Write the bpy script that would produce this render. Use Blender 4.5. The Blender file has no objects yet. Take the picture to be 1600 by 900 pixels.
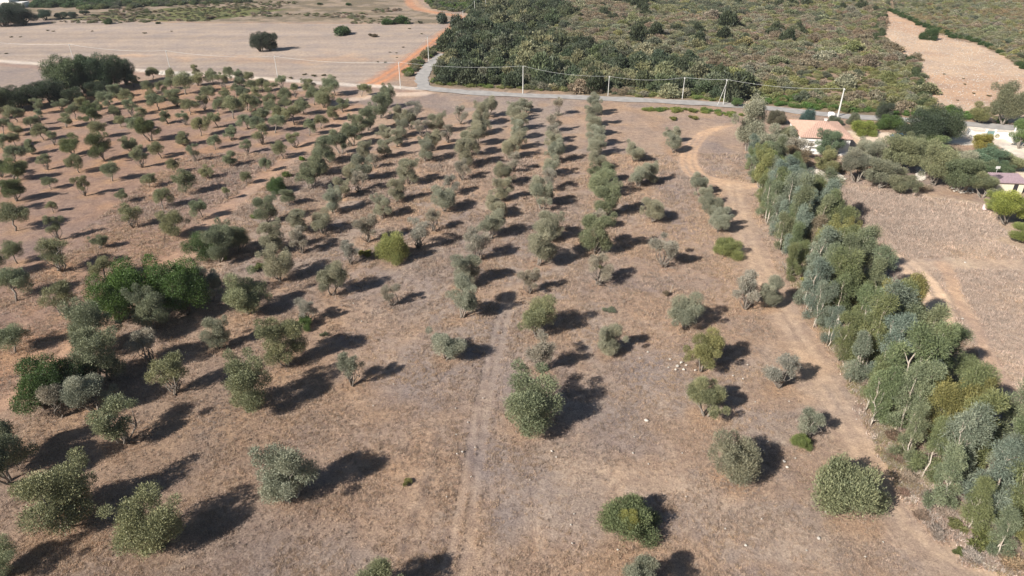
import bpy, math, random
import numpy as np
from mathutils import Vector

# ------------------------------------------------------------------ camera, world, sun, exposure
sc = bpy.context.scene
H, F, TH = 50.0, 1066.0, math.radians(29.6)
SUN_AZ = math.radians(39.0)      # shadows run this far round from +X towards +Y
SUN_EL = math.radians(34.0)
cam_d = bpy.data.cameras.new('camera'); cam = bpy.data.objects.new('camera', cam_d)
sc.collection.objects.link(cam); sc.camera = cam
cam.location = (0, 0, H); cam.rotation_euler = (math.radians(90) - TH, 0, 0)
cam_d.sensor_width = 36; cam_d.lens = 36 * F / 1600; cam_d.clip_start = 0.5; cam_d.clip_end = 12000
w = bpy.data.worlds.new('World'); sc.world = w; w.use_nodes = True
nt = w.node_tree; sky = nt.nodes.new('ShaderNodeTexSky'); sky.sky_type = 'NISHITA'; sky.sun_disc = False
sky.sun_elevation = SUN_EL; sky.dust_density = 0.3
sdir = Vector((-math.cos(SUN_AZ) * math.cos(SUN_EL), -math.sin(SUN_AZ) * math.cos(SUN_EL), math.sin(SUN_EL)))
sky.sun_rotation = math.atan2(sdir.x, sdir.y)
nt.links.new(sky.outputs[0], nt.nodes['Background'].inputs[0]); nt.nodes['Background'].inputs[1].default_value = 0.05
sl = bpy.data.lights.new('sun', 'SUN'); sl.energy = 5.0; sl.angle = math.radians(0.5); sl.color = (1, 0.955, 0.89)
so = bpy.data.objects.new('sun', sl); sc.collection.objects.link(so)
so.rotation_euler = sdir.to_track_quat('Z', 'Y').to_euler()
sc.view_settings.view_transform = 'Standard'; sc.view_settings.look = 'None'
sc.view_settings.exposure = 0.78; sc.view_settings.gamma = 1

# ------------------------------------------------------------------ pixel -> ground helpers
CT, ST = math.cos(TH), math.sin(TH)
def G(px, py, z=0.0):
    u = (px - 800) / F; v = (py - 450) / F
    t = (H - z) / (ST + v * CT)
    return (u * t, (CT - v * ST) * t)
def depth(px, py):
    x, y = G(px, py); return y * CT + H * ST
def mpp(px, py):                       # metres per photo pixel across, at this ground point
    return depth(px, py) / F
def height_to(px, py, top):            # height of a post standing at (px,py) whose top shows at row `top`
    x, y = G(px, py); v = (top - 450) / F
    # z at which the point (x,y,z) projects to v:  v = ((H-z)*CT - y*ST) / ((H-z)*ST + y*CT)
    q = (y * ST + v * y * CT) / (CT - v * ST); return H - q
def pix(x, y, z=0):
    zc = y * CT + (H - z) * ST
    return 800 + F * x / zc, 450 + F * ((H - z) * CT - y * ST) / zc
C = sc.collection
RNG = np.random.default_rng(7)

# ------------------------------------------------------------------ numpy noise, polygon and line tests
def _h(ix, iy, s):
    n = (ix.astype(np.int64) * 374761393 + iy.astype(np.int64) * 668265263 + s * 974634777) & 0x7fffffff
    n = (n ^ (n >> 13)) * 1274126177 & 0x7fffffff
    n = n ^ (n >> 16)
    return (n % 100003) / 100003.0
def vnoise(x, y, s=0):
    ix = np.floor(x); iy = np.floor(y); fx = x - ix; fy = y - iy
    fx = fx * fx * (3 - 2 * fx); fy = fy * fy * (3 - 2 * fy)
    a = _h(ix, iy, s); b = _h(ix + 1, iy, s); c = _h(ix, iy + 1, s); d = _h(ix + 1, iy + 1, s)
    return (a * (1 - fx) + b * fx) * (1 - fy) + (c * (1 - fx) + d * fx) * fy
def fbm(x, y, s=0, o=4):
    r = 0; a = .5; t = 0
    for k in range(o):
        r = r + a * vnoise(x, y, s + k * 17); t += a; a *= .5
        x = x * 2.03 + 5.1; y = y * 2.03 + 1.7
    return r / t
def gp(poly): return np.array([G(*p) for p in poly])
def inside(x, y, P):
    r = np.zeros(x.shape, bool); n = len(P)
    for i in range(n):
        x1, y1 = P[i]; x2, y2 = P[(i + 1) % n]
        if y1 == y2: continue
        c = ((y1 > y) != (y2 > y)) & (x < (x2 - x1) * (y - y1) / (y2 - y1) + x1)
        r ^= c
    return r
def dline(x, y, P):
    d = np.full(x.shape, 1e9)
    for (x1, y1), (x2, y2) in zip(P[:-1], P[1:]):
        L = (x2 - x1) ** 2 + (y2 - y1) ** 2 + 1e-9
        t = np.clip(((x - x1) * (x2 - x1) + (y - y1) * (y2 - y1)) / L, 0, 1)
        d = np.minimum(d, np.hypot(x - x1 - t * (x2 - x1), y - y1 - t * (y2 - y1)))
    return d
def smooth(P, n=3):
    P = np.array(P, float)
    for _ in range(n):
        Q = [P[0]]
        for a, b in zip(P[:-1], P[1:]): Q += [a * .75 + b * .25, a * .25 + b * .75]
        Q.append(P[-1]); P = np.array(Q)
    return P
def ss(a, b, v): t = np.clip((v - a) / (b - a), 0, 1); return t * t * (3 - 2 * t)

# ------------------------------------------------------------------ materials
def mat(name): 
    m = bpy.data.materials.new(name); m.use_nodes = True
    return m, m.node_tree, m.node_tree.nodes['Principled BSDF']
def simple(name, col, rough=.8, noise=0, scale=3, bump=0, metal=0, col2=None):
    m, t, b = mat(name); b.inputs['Roughness'].default_value = rough; b.inputs['Metallic'].default_value = metal
    b.inputs['Base Color'].default_value = (*col, 1)
    if noise or bump:
        n = t.nodes.new('ShaderNodeTexNoise'); n.inputs['Scale'].default_value = scale; n.inputs['Detail'].default_value = 5
        g = t.nodes.new('ShaderNodeTexCoord'); t.links.new(g.outputs['Object'], n.inputs['Vector'])
        r = t.nodes.new('ShaderNodeValToRGB'); c2 = col2 or tuple(c * (1 - noise) for c in col)
        r.color_ramp.elements[0].position = .35; r.color_ramp.elements[1].position = .65
        r.color_ramp.elements[0].color = (*c2, 1); r.color_ramp.elements[1].color = (*col, 1)
        t.links.new(n.outputs[0], r.inputs[0]); t.links.new(r.outputs[0], b.inputs['Base Color'])
        if bump:
            k = t.nodes.new('ShaderNodeBump'); k.inputs['Strength'].default_value = bump; k.inputs['Distance'].default_value = .05
            t.links.new(n.outputs[0], k.inputs['Height']); t.links.new(k.outputs[0], b.inputs['Normal'])
    return m
def leafmat(name, inst):
    m, t, b = mat(name); N = t.nodes; L = t.links
    a = N.new('ShaderNodeAttribute'); a.attribute_name = 'v'
    r = N.new('ShaderNodeValToRGB'); e = r.color_ramp.elements
    e[0].position = 0; e[0].color = (.52, .56, .55, 1); e[1].position = 1; e[1].color = (1.62, 1.5, 1.45, 1)
    k = e.new(.5); k.color = (1, 1, 1, 1)
    L.new(a.outputs['Fac'], r.inputs[0])
    if inst:
        o = N.new('ShaderNodeAttribute'); o.attribute_type = 'INSTANCER'; o.attribute_name = 'tint'; oc = o.outputs['Color']
    else:
        o = N.new('ShaderNodeObjectInfo'); oc = o.outputs['Color']
    mx = N.new('ShaderNodeMix'); mx.data_type = 'RGBA'; mx.blend_type = 'MULTIPLY'; mx.inputs[0].default_value = 1
    L.new(oc, mx.inputs[6]); L.new(r.outputs[0], mx.inputs[7])
    L.new(mx.outputs[2], b.inputs['Base Color']); b.inputs['Roughness'].default_value = .55
    b.inputs['Specular IOR Level'].default_value = .35
    tr = N.new('ShaderNodeBsdfTranslucent'); ms = N.new('ShaderNodeMixShader'); ms.inputs[0].default_value = .22
    L.new(mx.outputs[2], tr.inputs[0]); L.new(b.outputs[0], ms.inputs[1]); L.new(tr.outputs[0], ms.inputs[2])
    L.new(ms.outputs[0], N['Material Output'].inputs[0])
    return m
M_LEAF = leafmat('foliage', False); M_LEAFI = leafmat('foliage_ground_cover', True)
M_BARK = simple('olive_bark', (.27, .23, .19), .9, .45, 6, .6)
M_EUC = simple('pale_eucalyptus_bark', (.5, .45, .38), .8, .35, 2.5, .2, col2=(.38, .3, .23))
M_DARKBARK = simple('dark_bark', (.12, .09, .07), .9, .4, 6, .5)
M_STONE = simple('limestone', (.6, .54, .46), .9, .35, 3, .5)
M_CONC = simple('pole_concrete', (.58, .56, .52), .8, .15, 2)
M_WIRE = simple('pale_cable', (.6, .6, .58), .6)

def soilmat():
    m, t, b = mat('dry_soil_and_grass'); N = t.nodes; L = t.links
    b.inputs['Roughness'].default_value = .95; b.inputs['Specular IOR Level'].default_value = .1
    at = N.new('ShaderNodeAttribute'); at.attribute_name = 'soil'
    gr = N.new('ShaderNodeAttribute'); gr.attribute_name = 'rough'
    tc = N.new('ShaderNodeTexCoord')
    def noise(s, d, r=.6, vec=None):
        n = N.new('ShaderNodeTexNoise'); n.inputs['Scale'].default_value = s; n.inputs['Detail'].default_value = d; n.inputs['Roughness'].default_value = r
        L.new(vec or tc.outputs['Object'], n.inputs['Vector']); return n.outputs[0]
    def ramp(i, p0, c0, p1, c1):
        r = N.new('ShaderNodeValToRGB'); e = r.color_ramp.elements; e[0].position = p0; e[1].position = p1
        e[0].color = (*c0, 1); e[1].color = (*c1, 1); L.new(i, r.inputs[0]); return r.outputs[0]
    def mul(a, bb, f=1.0, kind='MULTIPLY'):
        x = N.new('ShaderNodeMix'); x.data_type = 'RGBA'; x.blend_type = kind
        if isinstance(f, float): x.inputs[0].default_value = f
        else: L.new(f, x.inputs[0])
        L.new(a, x.inputs[6]); L.new(bb, x.inputs[7]); return x.outputs[2]
    c = at.outputs['Color']
    n0 = noise(.11, 5, .62); n1 = noise(.9, 6, .72); n2 = noise(5.5, 7, .82)
    c = mul(c, ramp(n0, .32, (.84, .85, .9), .68, (1.12, 1.07, 1.0)))
    c = mul(c, ramp(n1, .3, (.74, .72, .74), .7, (1.2, 1.2, 1.16)))
    c = mul(c, ramp(n2, .33, (.34, .32, .33), .66, (1.5, 1.48, 1.42)), gr.outputs['Fac'])  # fine grain; its dark end paints small shadow specks into the ground colour
    L.new(c, b.inputs['Base Color'])
    bp = N.new('ShaderNodeBump'); bp.inputs['Distance'].default_value = .22; L.new(gr.outputs['Fac'], bp.inputs['Strength'])
    ad = N.new('ShaderNodeMath'); ad.operation = 'MULTIPLY_ADD'; L.new(n2, ad.inputs[0]); ad.inputs[1].default_value = .9; L.new(n1, ad.inputs[2])
    L.new(ad.outputs[0], bp.inputs['Height']); L.new(bp.outputs[0], b.inputs['Normal'])
    return m
M_SOIL = soilmat()

# ------------------------------------------------------------------ object helpers
def link(o, parent=None):
    C.objects.link(o)
    if parent: o.parent = parent
    return o
def props(o, label=None, cat=None, group=None, kind=None):
    if label: o['label'] = label
    if cat: o['category'] = cat
    if group: o['group'] = group
    if kind: o['kind'] = kind
    return o
def npmesh(name, V, faces4, m=None, attr=None, smooth_=False):
    me = bpy.data.meshes.new(name); V = np.asarray(V, np.float32); Fq = np.asarray(faces4, np.int32)
    k = Fq.shape[1]
    me.vertices.add(len(V)); me.vertices.foreach_set('co', V.ravel())
    me.loops.add(Fq.size); me.loops.foreach_set('vertex_index', Fq.ravel())
    me.polygons.add(len(Fq)); me.polygons.foreach_set('loop_start', np.arange(0, Fq.size, k, dtype=np.int32))
    me.polygons.foreach_set('use_smooth', np.full(len(Fq), smooth_))
    if attr:
        for n, (typ, dom, data) in attr.items():
            a = me.attributes.new(n, typ, dom); a.data.foreach_set('color' if 'COLOR' in typ else 'value', np.asarray(data, np.float32).ravel())
    me.update(calc_edges=True); me.validate()
    if m: me.materials.append(m)
    return me
def pymesh(name, V, Fs, m, smooth_=False):
    me = bpy.data.meshes.new(name); me.from_pydata([tuple(v) for v in V], [], Fs); me.update()
    if m: me.materials.append(m)
    if smooth_:
        for p in me.polygons: p.use_smooth = True
    return me
def box_vf(x0, x1, y0, y1, z0, z1, V, Fs):
    b = len(V); V += [(x0, y0, z0), (x1, y0, z0), (x1, y1, z0), (x0, y1, z0), (x0, y0, z1), (x1, y0, z1), (x1, y1, z1), (x0, y1, z1)]
    Fs += [(b, b + 3, b + 2, b + 1), (b + 4, b + 5, b + 6, b + 7), (b, b + 1, b + 5, b + 4), (b + 1, b + 2, b + 6, b + 5), (b + 2, b + 3, b + 7, b + 6), (b + 3, b, b + 4, b + 7)]
def boxes(name, bs, m, parent=None):
    V, Fs = [], []
    for q in bs: box_vf(*q, V, Fs)
    return link(bpy.data.objects.new(name, pymesh(name, V, Fs, m)), parent)
def tube_vf(P, R, V, Fs, k=6):
    P = [Vector(p) for p in P]; b0 = len(V)
    for i, p in enumerate(P):
        d = (P[min(i + 1, len(P) - 1)] - P[max(i - 1, 0)]).normalized()
        s = d.cross(Vector((0.3, 1, 0.1))).normalized(); u = d.cross(s)
        for j in range(k):
            a = 2 * math.pi * j / k; V.append(tuple(p + (s * math.cos(a) + u * math.sin(a)) * R[i]))
    for i in range(len(P) - 1):
        for j in range(k):
            a = b0 + i * k + j; b = b0 + i * k + (j + 1) % k; Fs.append((a, b, b + k, a + k))
    Fs.append(tuple(b0 + (len(P) - 1) * k + j for j in range(k)))
    Fs.append(tuple(b0 + j for j in reversed(range(k))))
def bent(a, b, rng, n=4, j=.12):
    a = np.array(a, float); b = np.array(b, float); L = np.linalg.norm(b - a); P = []
    for i in range(n + 1):
        t = i / n; P.append(tuple(a + (b - a) * t + (rng.normal(0, j * L * .5, 3) * (0 < i < n))))
    return P

# ------------------------------------------------------------------ leaf clouds
def unit(v): return v / (np.linalg.norm(v, axis=1, keepdims=True) + 1e-9)
def leafcloud(rng, clumps, n, L, W, up=.35, out=.7, rnd=.8, shell=.5, floor=.03, rag=.13):
    cl = np.array(clumps); wt = (cl[:, 3] ** 2) ; wt = wt / wt.sum()
    idx = rng.choice(len(cl), n, p=wt); tone = rng.uniform(-.22, .22, len(cl))
    d = unit(rng.normal(size=(n, 3))); r = shell + (1 - shell) * rng.random(n) ** .6
    r = r * (1 + rag * rng.normal(size=n))
    Rr = np.stack([cl[idx, 3], cl[idx, 3], cl[idx, 4]], 1)
    p = cl[idx, :3] + d * Rr * r[:, None]; p[:, 2] = np.maximum(p[:, 2], floor + .3 * rng.random(n) * L)
    a = unit(d * out + np.array([0, 0, up]) + rng.normal(size=(n, 3)) * rnd * .6)
    s = unit(np.cross(a, unit(rng.normal(size=(n, 3)) * .55 + d)))
    l = L * rng.uniform(.6, 1.4, (n, 1)); wd = W * rng.uniform(.6, 1.4, (n, 1)) * .5
    V = np.stack([p, p + a * l * .45 + s * wd, p + a * l, p + a * l * .45 - s * wd], 1).reshape(-1, 3)
    Fq = np.arange(4 * n).reshape(n, 4)
    v = np.clip(.5 + tone[idx] + rng.normal(0, .22, n), 0, 1)
    return V, Fq, v
def crownmesh(name, rng, clumps, n, L, W, mt, **k):
    V, Fq, v = leafcloud(rng, clumps, n, L, W, **k)
    return npmesh(name, V, Fq, mt, {'v': ('FLOAT', 'FACE', v)})

def olive(seed, kind):
    """nominal crown width 5 m"""
    rng = np.random.default_rng(seed); cl = []
    V, Fs = [], []
    if kind == 'bushy':      # several stems, crown down to knee height
        hh = rng.uniform(4.9, 6.0); n = rng.integers(13, 18); lean = rng.normal(0, .35, 2)
        for i in range(n):
            a = rng.uniform(0, 6.28); z = rng.uniform(.24, .84) * hh; rr = 1.55 * math.sqrt(max(.1, 1 - ((z / hh - .5) / .62) ** 2)) * rng.uniform(.45, 1.05)
            s = rng.uniform(.65, 1.1); cl.append((math.cos(a) * rr + lean[0] * z / hh, math.sin(a) * rr + lean[1] * z / hh, z, s, s * .85))
        for i in range(4):     # stray sprays
            a = rng.uniform(0, 6.28); cl.append((math.cos(a) * 2.1, math.sin(a) * 2.1, rng.uniform(.3, .95) * hh, .45, .5))
        cr = crownmesh('crown', rng, cl, 32000, .14, .054, M_LEAF, up=.5, shell=.4)
        for i in range(4):
            c = cl[i]; b0 = rng.normal(0, .12, 2)
            tube_vf(bent((b0[0], b0[1], -.25), (c[0] * .9, c[1] * .9, c[2] * 1.05), rng), [.13, .1, .08, .055, .02], V, Fs, 5)
    elif kind == 'sparse':   # open crown one can see the stems through
        hh = rng.uniform(4.8, 5.8); n = rng.integers(11, 15)
        for i in range(n):
            a = rng.uniform(0, 6.28); z = rng.uniform(.38, .92) * hh; rr = rng.uniform(.4, 1.9)
            s = rng.uniform(.5, .95); cl.append((math.cos(a) * rr, math.sin(a) * rr, z, s, s * .9))
        cr = crownmesh('crown', rng, cl, 10000, .2, .062, M_LEAF, up=.6, shell=.2)
        for c in cl:
            tube_vf(bent((rng.normal(0, .06), rng.normal(0, .06), -.25), (c[0], c[1], c[2] + .2), rng, 4, .16), [.1, .08, .055, .035, .012], V, Fs, 5)
    elif kind == 'umbrella': # clear crooked stem, flat wide crown
        hh = rng.uniform(4.1, 5.0); n = rng.integers(12, 17); lx, ly = rng.normal(0, .45, 2)
        for i in range(n):
            a = rng.uniform(0, 6.28); rr = 1.75 * math.sqrt(rng.random()); z = hh * (.8 - .28 * (rr / 1.75) ** 2) + rng.normal(0, .38)
            s = rng.uniform(.6, 1.05); cl.append((math.cos(a) * rr + lx, math.sin(a) * rr + ly, z - s * .3, s, s * .95))
        for i in range(5):
            a = rng.uniform(0, 6.28); rr = rng.uniform(1.2, 2.2); cl.append((math.cos(a) * rr + lx, math.sin(a) * rr + ly, hh * rng.uniform(.4, .78), rng.uniform(.35, .6), rng.uniform(.3, .6)))
        cr = crownmesh('crown', rng, cl, 17000, .16, .06, M_LEAF, up=.45, shell=.35)
        f = (lx * .6, ly * .6, hh * .38)
        tube_vf(bent((0, 0, -.25), f, rng, 3, .16), [.17, .13, .12, .12], V, Fs, 6)
        for c in cl[:7]:
            tube_vf(bent(f, (c[0], c[1], c[2]), rng, 3, .12), [.085, .06, .04, .015], V, Fs, 5)
    return cr, pymesh('trunk', V, Fs, M_BARK, True)
def shrub(seed, kind, mt, n):
    """nominal width 3 m"""
    rng = np.random.default_rng(seed); cl = []
    if kind == 'dome':
        for i in range(8):
            a = rng.uniform(0, 6.28); rr = rng.uniform(.1, .95); z = .25 + .9 * rng.random() * (1.15 - rr)
            s = rng.uniform(.4, .75); cl.append((math.cos(a) * rr, math.sin(a) * rr, z, s, s * .8))
        return crownmesh('foliage', rng, cl, n, .26, .13, mt, up=.5, shell=.6)
    if kind == 'dense':
        cl.append((0, 0, .7, .95, .85))
        for i in range(16):
            a = rng.uniform(0, 6.28); z = rng.uniform(.1, 1.45); rr = 1.15 * math.sqrt(max(.05, 1 - (z / 1.7) ** 2)); s = rng.uniform(.22, .6)
            cl.append((math.cos(a) * rr, math.sin(a) * rr, z, s, s))
        return crownmesh('foliage', rng, cl, n, .1, .034, mt, up=.8, shell=.55, rag=.2)
    if kind == 'flat':
        for i in range(9):
            a = rng.uniform(0, 6.28); rr = rng.uniform(.2, 1.15); z = .15 + .45 * rng.random()
            s = rng.uniform(.35, .6); cl.append((math.cos(a) * rr, math.sin(a) * rr, z, s, s * .6))
        return crownmesh('foliage', rng, cl, n, .26, .12, mt, up=.6, shell=.4)
    if kind == 'spiky':
        for i in range(6):
            a = rng.uniform(0, 6.28); rr = rng.uniform(.1, .9); s = rng.uniform(.4, .7)
            cl.append((math.cos(a) * rr, math.sin(a) * rr, .3 + .5 * rng.random(), s, s * .9))
        return crownmesh('foliage', rng, cl, n, .5, .06, mt, up=1.3, shell=.2)
def oak(seed, n=30000):
    """nominal width 8 m, height 6: heavy dense dark crown"""
    rng = np.random.default_rng(seed); cl = []; V, Fs = [], []
    for i in range(20):
        a = rng.uniform(0, 6.28); z = rng.uniform(1.3, 4.7); rr = 2.8 * math.sqrt(max(.08, 1 - ((z - 2.7) / 2.9) ** 2)) * rng.uniform(.4, 1.05)
        s = rng.uniform(.9, 1.5); cl.append((math.cos(a) * rr, math.sin(a) * rr, z, s, s * .8))
    cr = crownmesh('crown', rng, cl, n, .16, .085, M_LEAF, up=.35, shell=.6, rnd=.9, rag=.16)
    for c in cl[:6]:
        tube_vf(bent((rng.normal(0, .2), rng.normal(0, .2), -.3), (c[0], c[1], c[2]), rng), [.28, .22, .16, .1, .03], V, Fs, 6)
    return cr, pymesh('trunk', V, Fs, M_DARKBARK, True)
def euc(seed, n=15000):
    """nominal height 9 m, width 4.6: slender pale stems, drooping tufts"""
    rng = np.random.default_rng(seed); cl = []; V, Fs = [], []
    st = rng.integers(1, 3)
    for s_ in range(st):
        bx, by = rng.normal(0, .35, 2) * (st > 1); tx, ty = bx + rng.normal(0, .7), by + rng.normal(0, .7); top = 8.4 * rng.uniform(.86, 1)
        P = bent((bx, by, -.3), (tx, ty, top), rng, 6, .03); tube_vf(P, [.12, .105, .09, .07, .055, .035, .012], V, Fs, 6)
        for i in range(20 // st + 3):
            t = rng.uniform(.03, 1) if i > 1 else rng.uniform(.85, 1); z = t * top
            q = P[min(6, int(t * 6))]; a = rng.uniform(0, 6.28); rr = rng.uniform(.3, 1.75) * (1.15 - t * .75); sz = rng.uniform(.55, 1.0)
            c = (q[0] + math.cos(a) * rr, q[1] + math.sin(a) * rr, z + .2, sz * .9, sz * 1.0); cl.append(c)
            tube_vf(bent((q[0], q[1], q[2] - .3), (c[0], c[1], c[2]), rng, 2, .1), [.05, .03, .01], V, Fs, 4)
    cr = crownmesh('crown', rng, cl, n, .24, .05, M_LEAF, up=.25, out=.8, shell=.15, rnd=.8)
    return cr, pymesh('trunk', V, Fs, M_EUC, True)

LIB = {
 'bushy': [olive(100 + i, 'bushy') for i in range(6)], 'sparse': [olive(200 + i, 'sparse') for i in range(6)],
 'umbrella': [olive(300 + i, 'umbrella') for i in range(8)], 'oak': [oak(400 + i) for i in range(4)],
 'euc': [euc(500 + i) for i in range(8)],
 'dome': [(shrub(600 + i, 'dome', M_LEAF, 2600), None) for i in range(5)],
 'dense': [(shrub(660 + i, 'dense', M_LEAF, 24000), None) for i in range(3)],
 'flat': [(shrub(620 + i, 'flat', M_LEAF, 1800), None) for i in range(3)],
 'spiky': [(shrub(640 + i, 'spiky', M_LEAF, 1100), None) for i in range(3)],
}
NOM = {'bushy': 5.0, 'sparse': 5.0, 'umbrella': 5.0, 'oak': 7.6, 'euc': 4.6, 'dome': 3.0, 'dense': 3.0, 'flat': 3.2, 'spiky': 2.8}
PR = {}
def proto(kind, i):
    """first request builds the thing, later ones copy it"""
    k = (kind, i)
    cr, tr = LIB[kind][i]
    if k not in PR:
        if tr is None: o = bpy.data.objects.new('shrub', cr); PR[k] = (o, []); C.objects.link(o); return o, o
        e = bpy.data.objects.new('tree', None); C.objects.link(e)
        a = link(bpy.data.objects.new('crown', cr), e); b = link(bpy.data.objects.new('trunk', tr), e)
        PR[k] = (e, [a, b]); return e, a
    e0, ch = PR[k]; e = e0.copy(); C.objects.link(e)
    if not ch: return e, e
    a = ch[0].copy(); b = ch[1].copy()
    for c in (a, b): c.parent = e; C.objects.link(c)
    return e, a
rt = random.Random(11)
def grow(kind, x, y, width, name, label, cat, group, tint, hs=1.0, var=None, jit=.1):
    i = rt.randrange(len(LIB[kind])) if var is None else var
    e, crown = proto(kind, i)
    e.name = name; s = width / NOM[kind]
    e.location = (x, y, 0); e.rotation_euler = (0, 0, rt.uniform(0, 6.28)); e.scale = (s, s, s * hs)
    if kind == 'oak': tint = tuple(c * 1.25 for c in tint)
    j = 1 + rt.uniform(-jit, jit); k = rt.uniform(-jit, jit) * .5
    crown.color = (tint[0] * j * (1 + k), tint[1] * j, tint[2] * j * (1 - k), 1)
    for q in ('label', 'category', 'group'): 
        if q in e: del e[q]
    props(e, label, cat, group); return e
ORD = ['first', 'second', 'third', 'fourth', 'fifth', 'sixth', 'seventh', 'eighth', 'ninth', 'tenth', 'eleventh', 'twelfth', 'thirteenth', 'fourteenth', 'fifteenth', 'sixteenth', 'seventeenth', 'eighteenth', 'nineteenth', 'twentieth'] 
def nth(i):
    if i < 20: return ORD[i]
    n = i + 1; T = {2: 'twenty', 3: 'thirty', 4: 'forty', 5: 'fifty', 6: 'sixty', 7: 'seventy', 8: 'eighty', 9: 'ninety'}
    if n < 100: return (T[n // 10] + '-' + ORD[n % 10 - 1]) if n % 10 else T[n // 10][:-1] + 'ieth'
    return str(n) + 'th'
OLV = (.29, .285, .20); OLG = (.22, .23, .125); OLS = (.30, .275, .215); DGR = (.05, .08, .022); YGR = (.24, .24, .055); BLG = (.19, .225, .17)
MIDG = (.17, .195, .09); BROWN = (.16, .115, .08); STRAW = (.36, .28, .2)

# ================================================================== WHERE THE OLIVES STAND (base pixel x, y, crown width in pixels, kind)
# b bushy, s sparse, d dense shrub; tint letter g greener, w paler grey, y yellowish
PLOT = '''567 284 38 b;586 262 24 s;602 245 27 b;620 228 28 b;632 212 28 b;675 235 32 b;665 252 32 b;640 287 40 b;620 315 36 b;598 340 36 b;520 332 38 b;505 364 40 b
472 395 42 s;437 438 52 b;575 377 44 s;548 412 36 s;655 387 42 s;677 360 36 s;695 330 44 b;705 304 30 s;722 281 32 s;730 261 38 b;735 243 36 b;748 226 34 b;752 209 32 b
797 247 32 b;789 290 34 b;788 313 36 b;775 337 40 b;768 372 46 b;745 407 46 s;732 448 46 b;722 495 50 b;697 560 54 b;683 207 31 b;648 188 28 s;641 202 28 b;762 182 30 b;752 196 31 b
812 202 29 b;811 217 29 b;808 232 30 b;803 188 29 b;803 268 30 s;866 206 27 s;864 222 30 s;866 238 34 b;866 254 32 b;862 275 32 b;860 298 32 s;846 327 44 b;855 375 44 b;842 413 54 b
828 457 38 s;840 524 58 bg;845 579 52 s;820 667 92 bg;926 180 28 b;928 196 28 b;928 212 30 b;929 228 32 b;930 243 32 b;930 263 33 b;937 285 40 bg;937 308 48 bg;945 338 46 bg;935 360 36 s;930 396 50 bg
935 444 42 s;954 551 46 b;1048 222 27 b;1052 238 28 b;990 251 35 b;998 292 36 b;1015 287 32 b;1020 347 42 b;1037 416 46 s;1070 512 56 bw;1095 577 56 by;1103 650 60 bg
1092 306 32 b;1098 324 33 b;1112 344 38 bw;1122 362 38 b;1137 398 48 dy;1165 482 54 s;1196 478 42 b;1217 605 54 s;1145 752 78 bw;1260 682 46 sw;1335 815 104 dr
520 459 50 bw;482 502 42 s;450 571 66 bg;613 477 36 s;550 601 46 sw;388 642 76 bg;198 690 80 sg;100 818 112 bg;240 856 100 bg;458 780 88 bw;392 488 66 bg;340 543 44 bw;275 612 60 sg
990 855 94 dg;1003 934 60 bw;592 938 78 bg;8 900 64 bg;612 406 54 dl;560 300 36 s;533 310 34 b;470 362 40 b;426 395 42 b;330 470 50 b;235 566 54 s;152 642 64 b
572 252 30 b;548 282 32 b;600 222 28 b;622 193 27 b;660 213 28 s;820 176 26 b;872 180 26 s;700 222 26 s;720 193 26 s'''
LEFT = '''24 360 48;91 374 36;27 410 37;97 423 62;157 388 28;209 355 43;277 368 50;317 339 31;355 311 19;253 326 32;291 301 39;191 316 20;234 291 24;133 305 31;176 282 32;83 331 19;79 295 23;124 269 29;222 261 31
272 270 21;326 278 25;385 287 21;359 259 29;305 251 22;252 246 28;204 237 30;164 251 42;115 242 35;74 264 26;24 252 36;24 282 42;26 313 40;3 276 32;67 218 27;25 227 23;155 215 29;236 220 38;287 226 29;336 233 22
387 239 24;361 218 25;314 211 30;27 211 25;26 469 62;104 492 60;167 437 42;24 549 56;415 267 21;443 247 27;461 230 29;411 225 34;484 211 24;430 207 29;502 200 25;460 194 36;522 187 24;536 175 24;475 178 30
430 178 25;407 189 29;507 167 38;492 163 29;525 148 30;462 152 19;484 143 26;442 140 27;425 152 28;447 160 24;565 150 25;25 190 30;62 178 24;96 171 26;64 194 21;104 198 25;131 173 26;155 150 25;164 165 26;183 152 28
145 196 35;180 188 25;206 180 28;240 124 22;209 136 26;254 151 21;200 161 26;308 122 20;291 147 37;277 165 35;327 156 29;350 138 26;375 135 28;310 133 26;334 131 24;390 143 24;365 185 37;387 172 29;297 178 29;320 171 22
248 172 30;341 199 29;388 200 27;173 171 22;152 178 20;190 198 20;222 190 25;352 160 24;404 158 24;232 146 22;270 140 22;425 165 24;240 158 22;120 186 22;212 202 26;262 192 24;290 195 24;340 178 22;445 172 24;382 155 22
-8 335 40;5 232 30;50 240 24;48 206 24;5 208 26;85 226 24;-6 186 26;400 172 24;370 152 22;410 142 24;360 124 20;390 128 22;270 126 20;405 205 26;440 190 26;-10 440 50'''

# ================================================================== THE GROUND
ROAD = smooth([(-300, 146.5)] + [], 0) if False else None
road_px = [(655, 136), (700, 142), (780, 147), (900, 152), (1050, 158), (1190, 167), (1280, 178), (1370, 185), (1480, 191), (1600, 201), (1760, 216)]
lane_px = [(694, 84), (684, 90), (674, 98), (665, 108), (660, 117), (658, 127), (664, 138)]
ROADG = smooth(gp(road_px), 2); LANEG = smooth(gp(lane_px), 3)
redtrack = smooth(gp([(578, 133), (600, 122), (640, 96), (680, 66), (712, 42), (722, 30), (735, 26)]), 2)
toproad = smooth(gp([(640, -6), (648, 8), (668, 18), (700, 22), (740, 28)]), 2)
topred = smooth(gp([(636, -4), (645, 14), (680, 19), (736, 28)]), 2)
fieldtrack = smooth(gp([(-80, 91), (0, 95), (90, 102), (210, 109), (330, 116), (430, 124), (520, 131), (625, 136), (660, 138)]), 1)
farm2 = smooth(gp([(660, 146), (600, 148), (560, 152), (528, 162)]), 2)
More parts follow.
